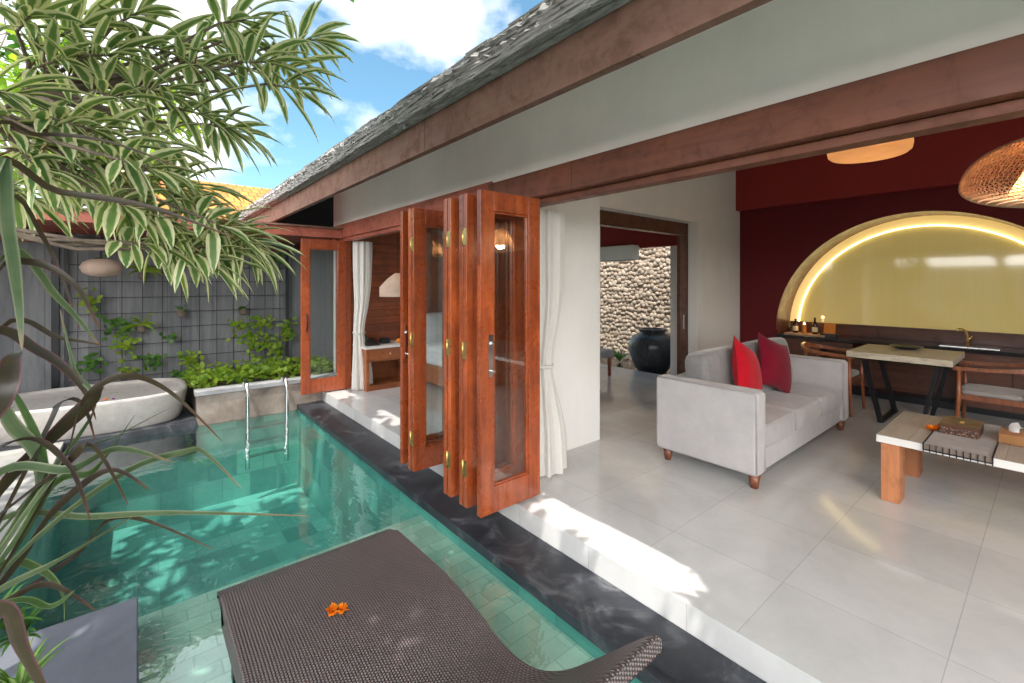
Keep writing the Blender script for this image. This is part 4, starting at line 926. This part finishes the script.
# ------------------------------------------------------------------ light, sky, camera
sd=Vector((-.33,-.17,.93)).normalized()
L=bpy.data.lights.new('sun','SUN'); L.energy=2.8; L.angle=R(.55); L.color=(1,.955,.88); lo=bpy.data.objects.new('sun',L); col.objects.link(lo)
lo.rotation_euler=(-sd).to_track_quat('-Z','Y').to_euler(); lo.location=(-5,-3,10)
def point(name,loc,e,c,r=.04):
    l=bpy.data.lights.new(name,'POINT'); l.energy=e; l.color=c; l.shadow_soft_size=r; o=bpy.data.objects.new(name,l); col.objects.link(o); o.location=loc
point('pendant_light',(3.68,-.02,2.0),14,(1,.74,.5),.06); point('drum_light',(4.6,.99,2.72),3,(1,.74,.5),.06); point('candle_light',(7.54,2.38,.96),.6,(1,.5,.15),.02)
W=bpy.data.worlds.new('World'); sc.world=W; W.use_nodes=True; nt=W.node_tree; N_=nt.nodes; bg=N_['Background']
sky=N_.new('ShaderNodeTexSky'); sky.sky_type='NISHITA'; sky.sun_disc=False; sky.sun_elevation=math.asin(sd.z); sky.sun_rotation=math.atan2(sd.x,sd.y); sky.altitude=50; sky.air_density=1.0; sky.dust_density=.6; sky.ozone_density=.7
tc=N_.new('ShaderNodeTexCoord'); nz=N_.new('ShaderNodeTexNoise'); nz.inputs['Scale'].default_value=3.6; nz.inputs['Detail'].default_value=9; nz.inputs['Roughness'].default_value=.55; nz.inputs['Distortion'].default_value=.2
mp=N_.new('ShaderNodeMapping'); mp.inputs['Scale'].default_value=(1,1,1.8); nt.links.new(tc.outputs['Generated'],mp.inputs[0]); nt.links.new(mp.outputs[0],nz.inputs['Vector'])
def wm(op,a,b=None,c=None):
    m=N_.new('ShaderNodeMath'); m.operation=op
    for i_,v in enumerate((a,b,c)):
        if v is None: continue
        if isinstance(v,(int,float)): m.inputs[i_].default_value=v
        else: nt.links.new(v,m.inputs[i_])
    return m.outputs[0]
acc=None
for px,py,wd,am in ((380,30,330,.17),(440,22,420,.19),(445,66,600,.13),(180,-90,25,.30),(60,40,40,.24),(100,170,60,.20)):
    a=(px-512)/452; b=(283-py)/452; d=Vector((S_+a*C_,C_-a*S_,b)).normalized()
    vd=N_.new('ShaderNodeVectorMath'); vd.operation='DOT_PRODUCT'; nt.links.new(tc.outputs['Generated'],vd.inputs[0]); vd.inputs[1].default_value=d
    e=wm('MULTIPLY',wm('POWER',wm('MAXIMUM',vd.outputs['Value'],0.0),float(wd)),am)
    acc=e if acc is None else wm('ADD',acc,e)
rp=N_.new('ShaderNodeValToRGB'); rp.color_ramp.elements[0].position=.63; rp.color_ramp.elements[1].position=.84
nt.links.new(wm('ADD',nz.outputs[0],acc),rp.inputs[0])
mx=N_.new('ShaderNodeMix'); mx.data_type='RGBA'; nt.links.new(rp.outputs[0],mx.inputs[0]); tn=N_.new('ShaderNodeMix'); tn.data_type='RGBA'; tn.blend_type='MULTIPLY'; tn.inputs[0].default_value=1; nt.links.new(sky.outputs[0],tn.inputs[6]); tn.inputs[7].default_value=(.80,1.08,1.02,1); nt.links.new(tn.outputs[2],mx.inputs[6]); mx.inputs[7].default_value=(7.0,7.2,7.5,1)
vd=N_.new('ShaderNodeVectorMath'); vd.operation='DOT_PRODUCT'; nt.links.new(tc.outputs['Generated'],vd.inputs[0]); vd.inputs[1].default_value=Vector((-.75,-.6,.25)).normalized()
rq=N_.new('ShaderNodeValToRGB'); rq.color_ramp.elements[0].position=.45; rq.color_ramp.elements[1].position=.75; nt.links.new(wm('ADD',wm('MULTIPLY',vd.outputs['Value'],.5),wm('MULTIPLY',nz.outputs[0],.6)),rq.inputs[0])
m2=N_.new('ShaderNodeMix'); m2.data_type='RGBA'; nt.links.new(rq.outputs[0],m2.inputs[0]); nt.links.new(mx.outputs[2],m2.inputs[6]); m2.inputs[7].default_value=(38,37.5,37,1)  # out-of-view half of the sky brightened as added fill light
nt.links.new(m2.outputs[2],bg.inputs[0]); bg.inputs[1].default_value=.12

cam=bpy.data.cameras.new('camera'); co=bpy.data.objects.new('camera',cam); col.objects.link(co); co.location=(0,0,EYE)
co.rotation_euler=(R(90),0,-math.atan2(S_,C_)); cam.sensor_width=36; cam.lens=452/1024*36; cam.shift_y=-(341.5-283)/1024; cam.clip_start=.03; cam.clip_end=500
sc.camera=co
vs_=sc.view_settings; sc.display_settings.display_device='sRGB'; vs_.view_transform='Standard'; vs_.look='None'; vs_.gamma=1; vs_.use_curve_mapping=False; vs_.exposure=1.05
cy=sc.cycles; cy.use_denoising=True; cy.max_bounces=10; cy.diffuse_bounces=5; cy.glossy_bounces=4; cy.transmission_bounces=4; cy.transparent_max_bounces=24; cy.caustics_reflective=True; cy.blur_glossy=1.0; cy.caustics_refractive=False; cy.sample_clamp_indirect=8
try: cy.denoiser='OPENIMAGEDENOISE'
except Exception: pass
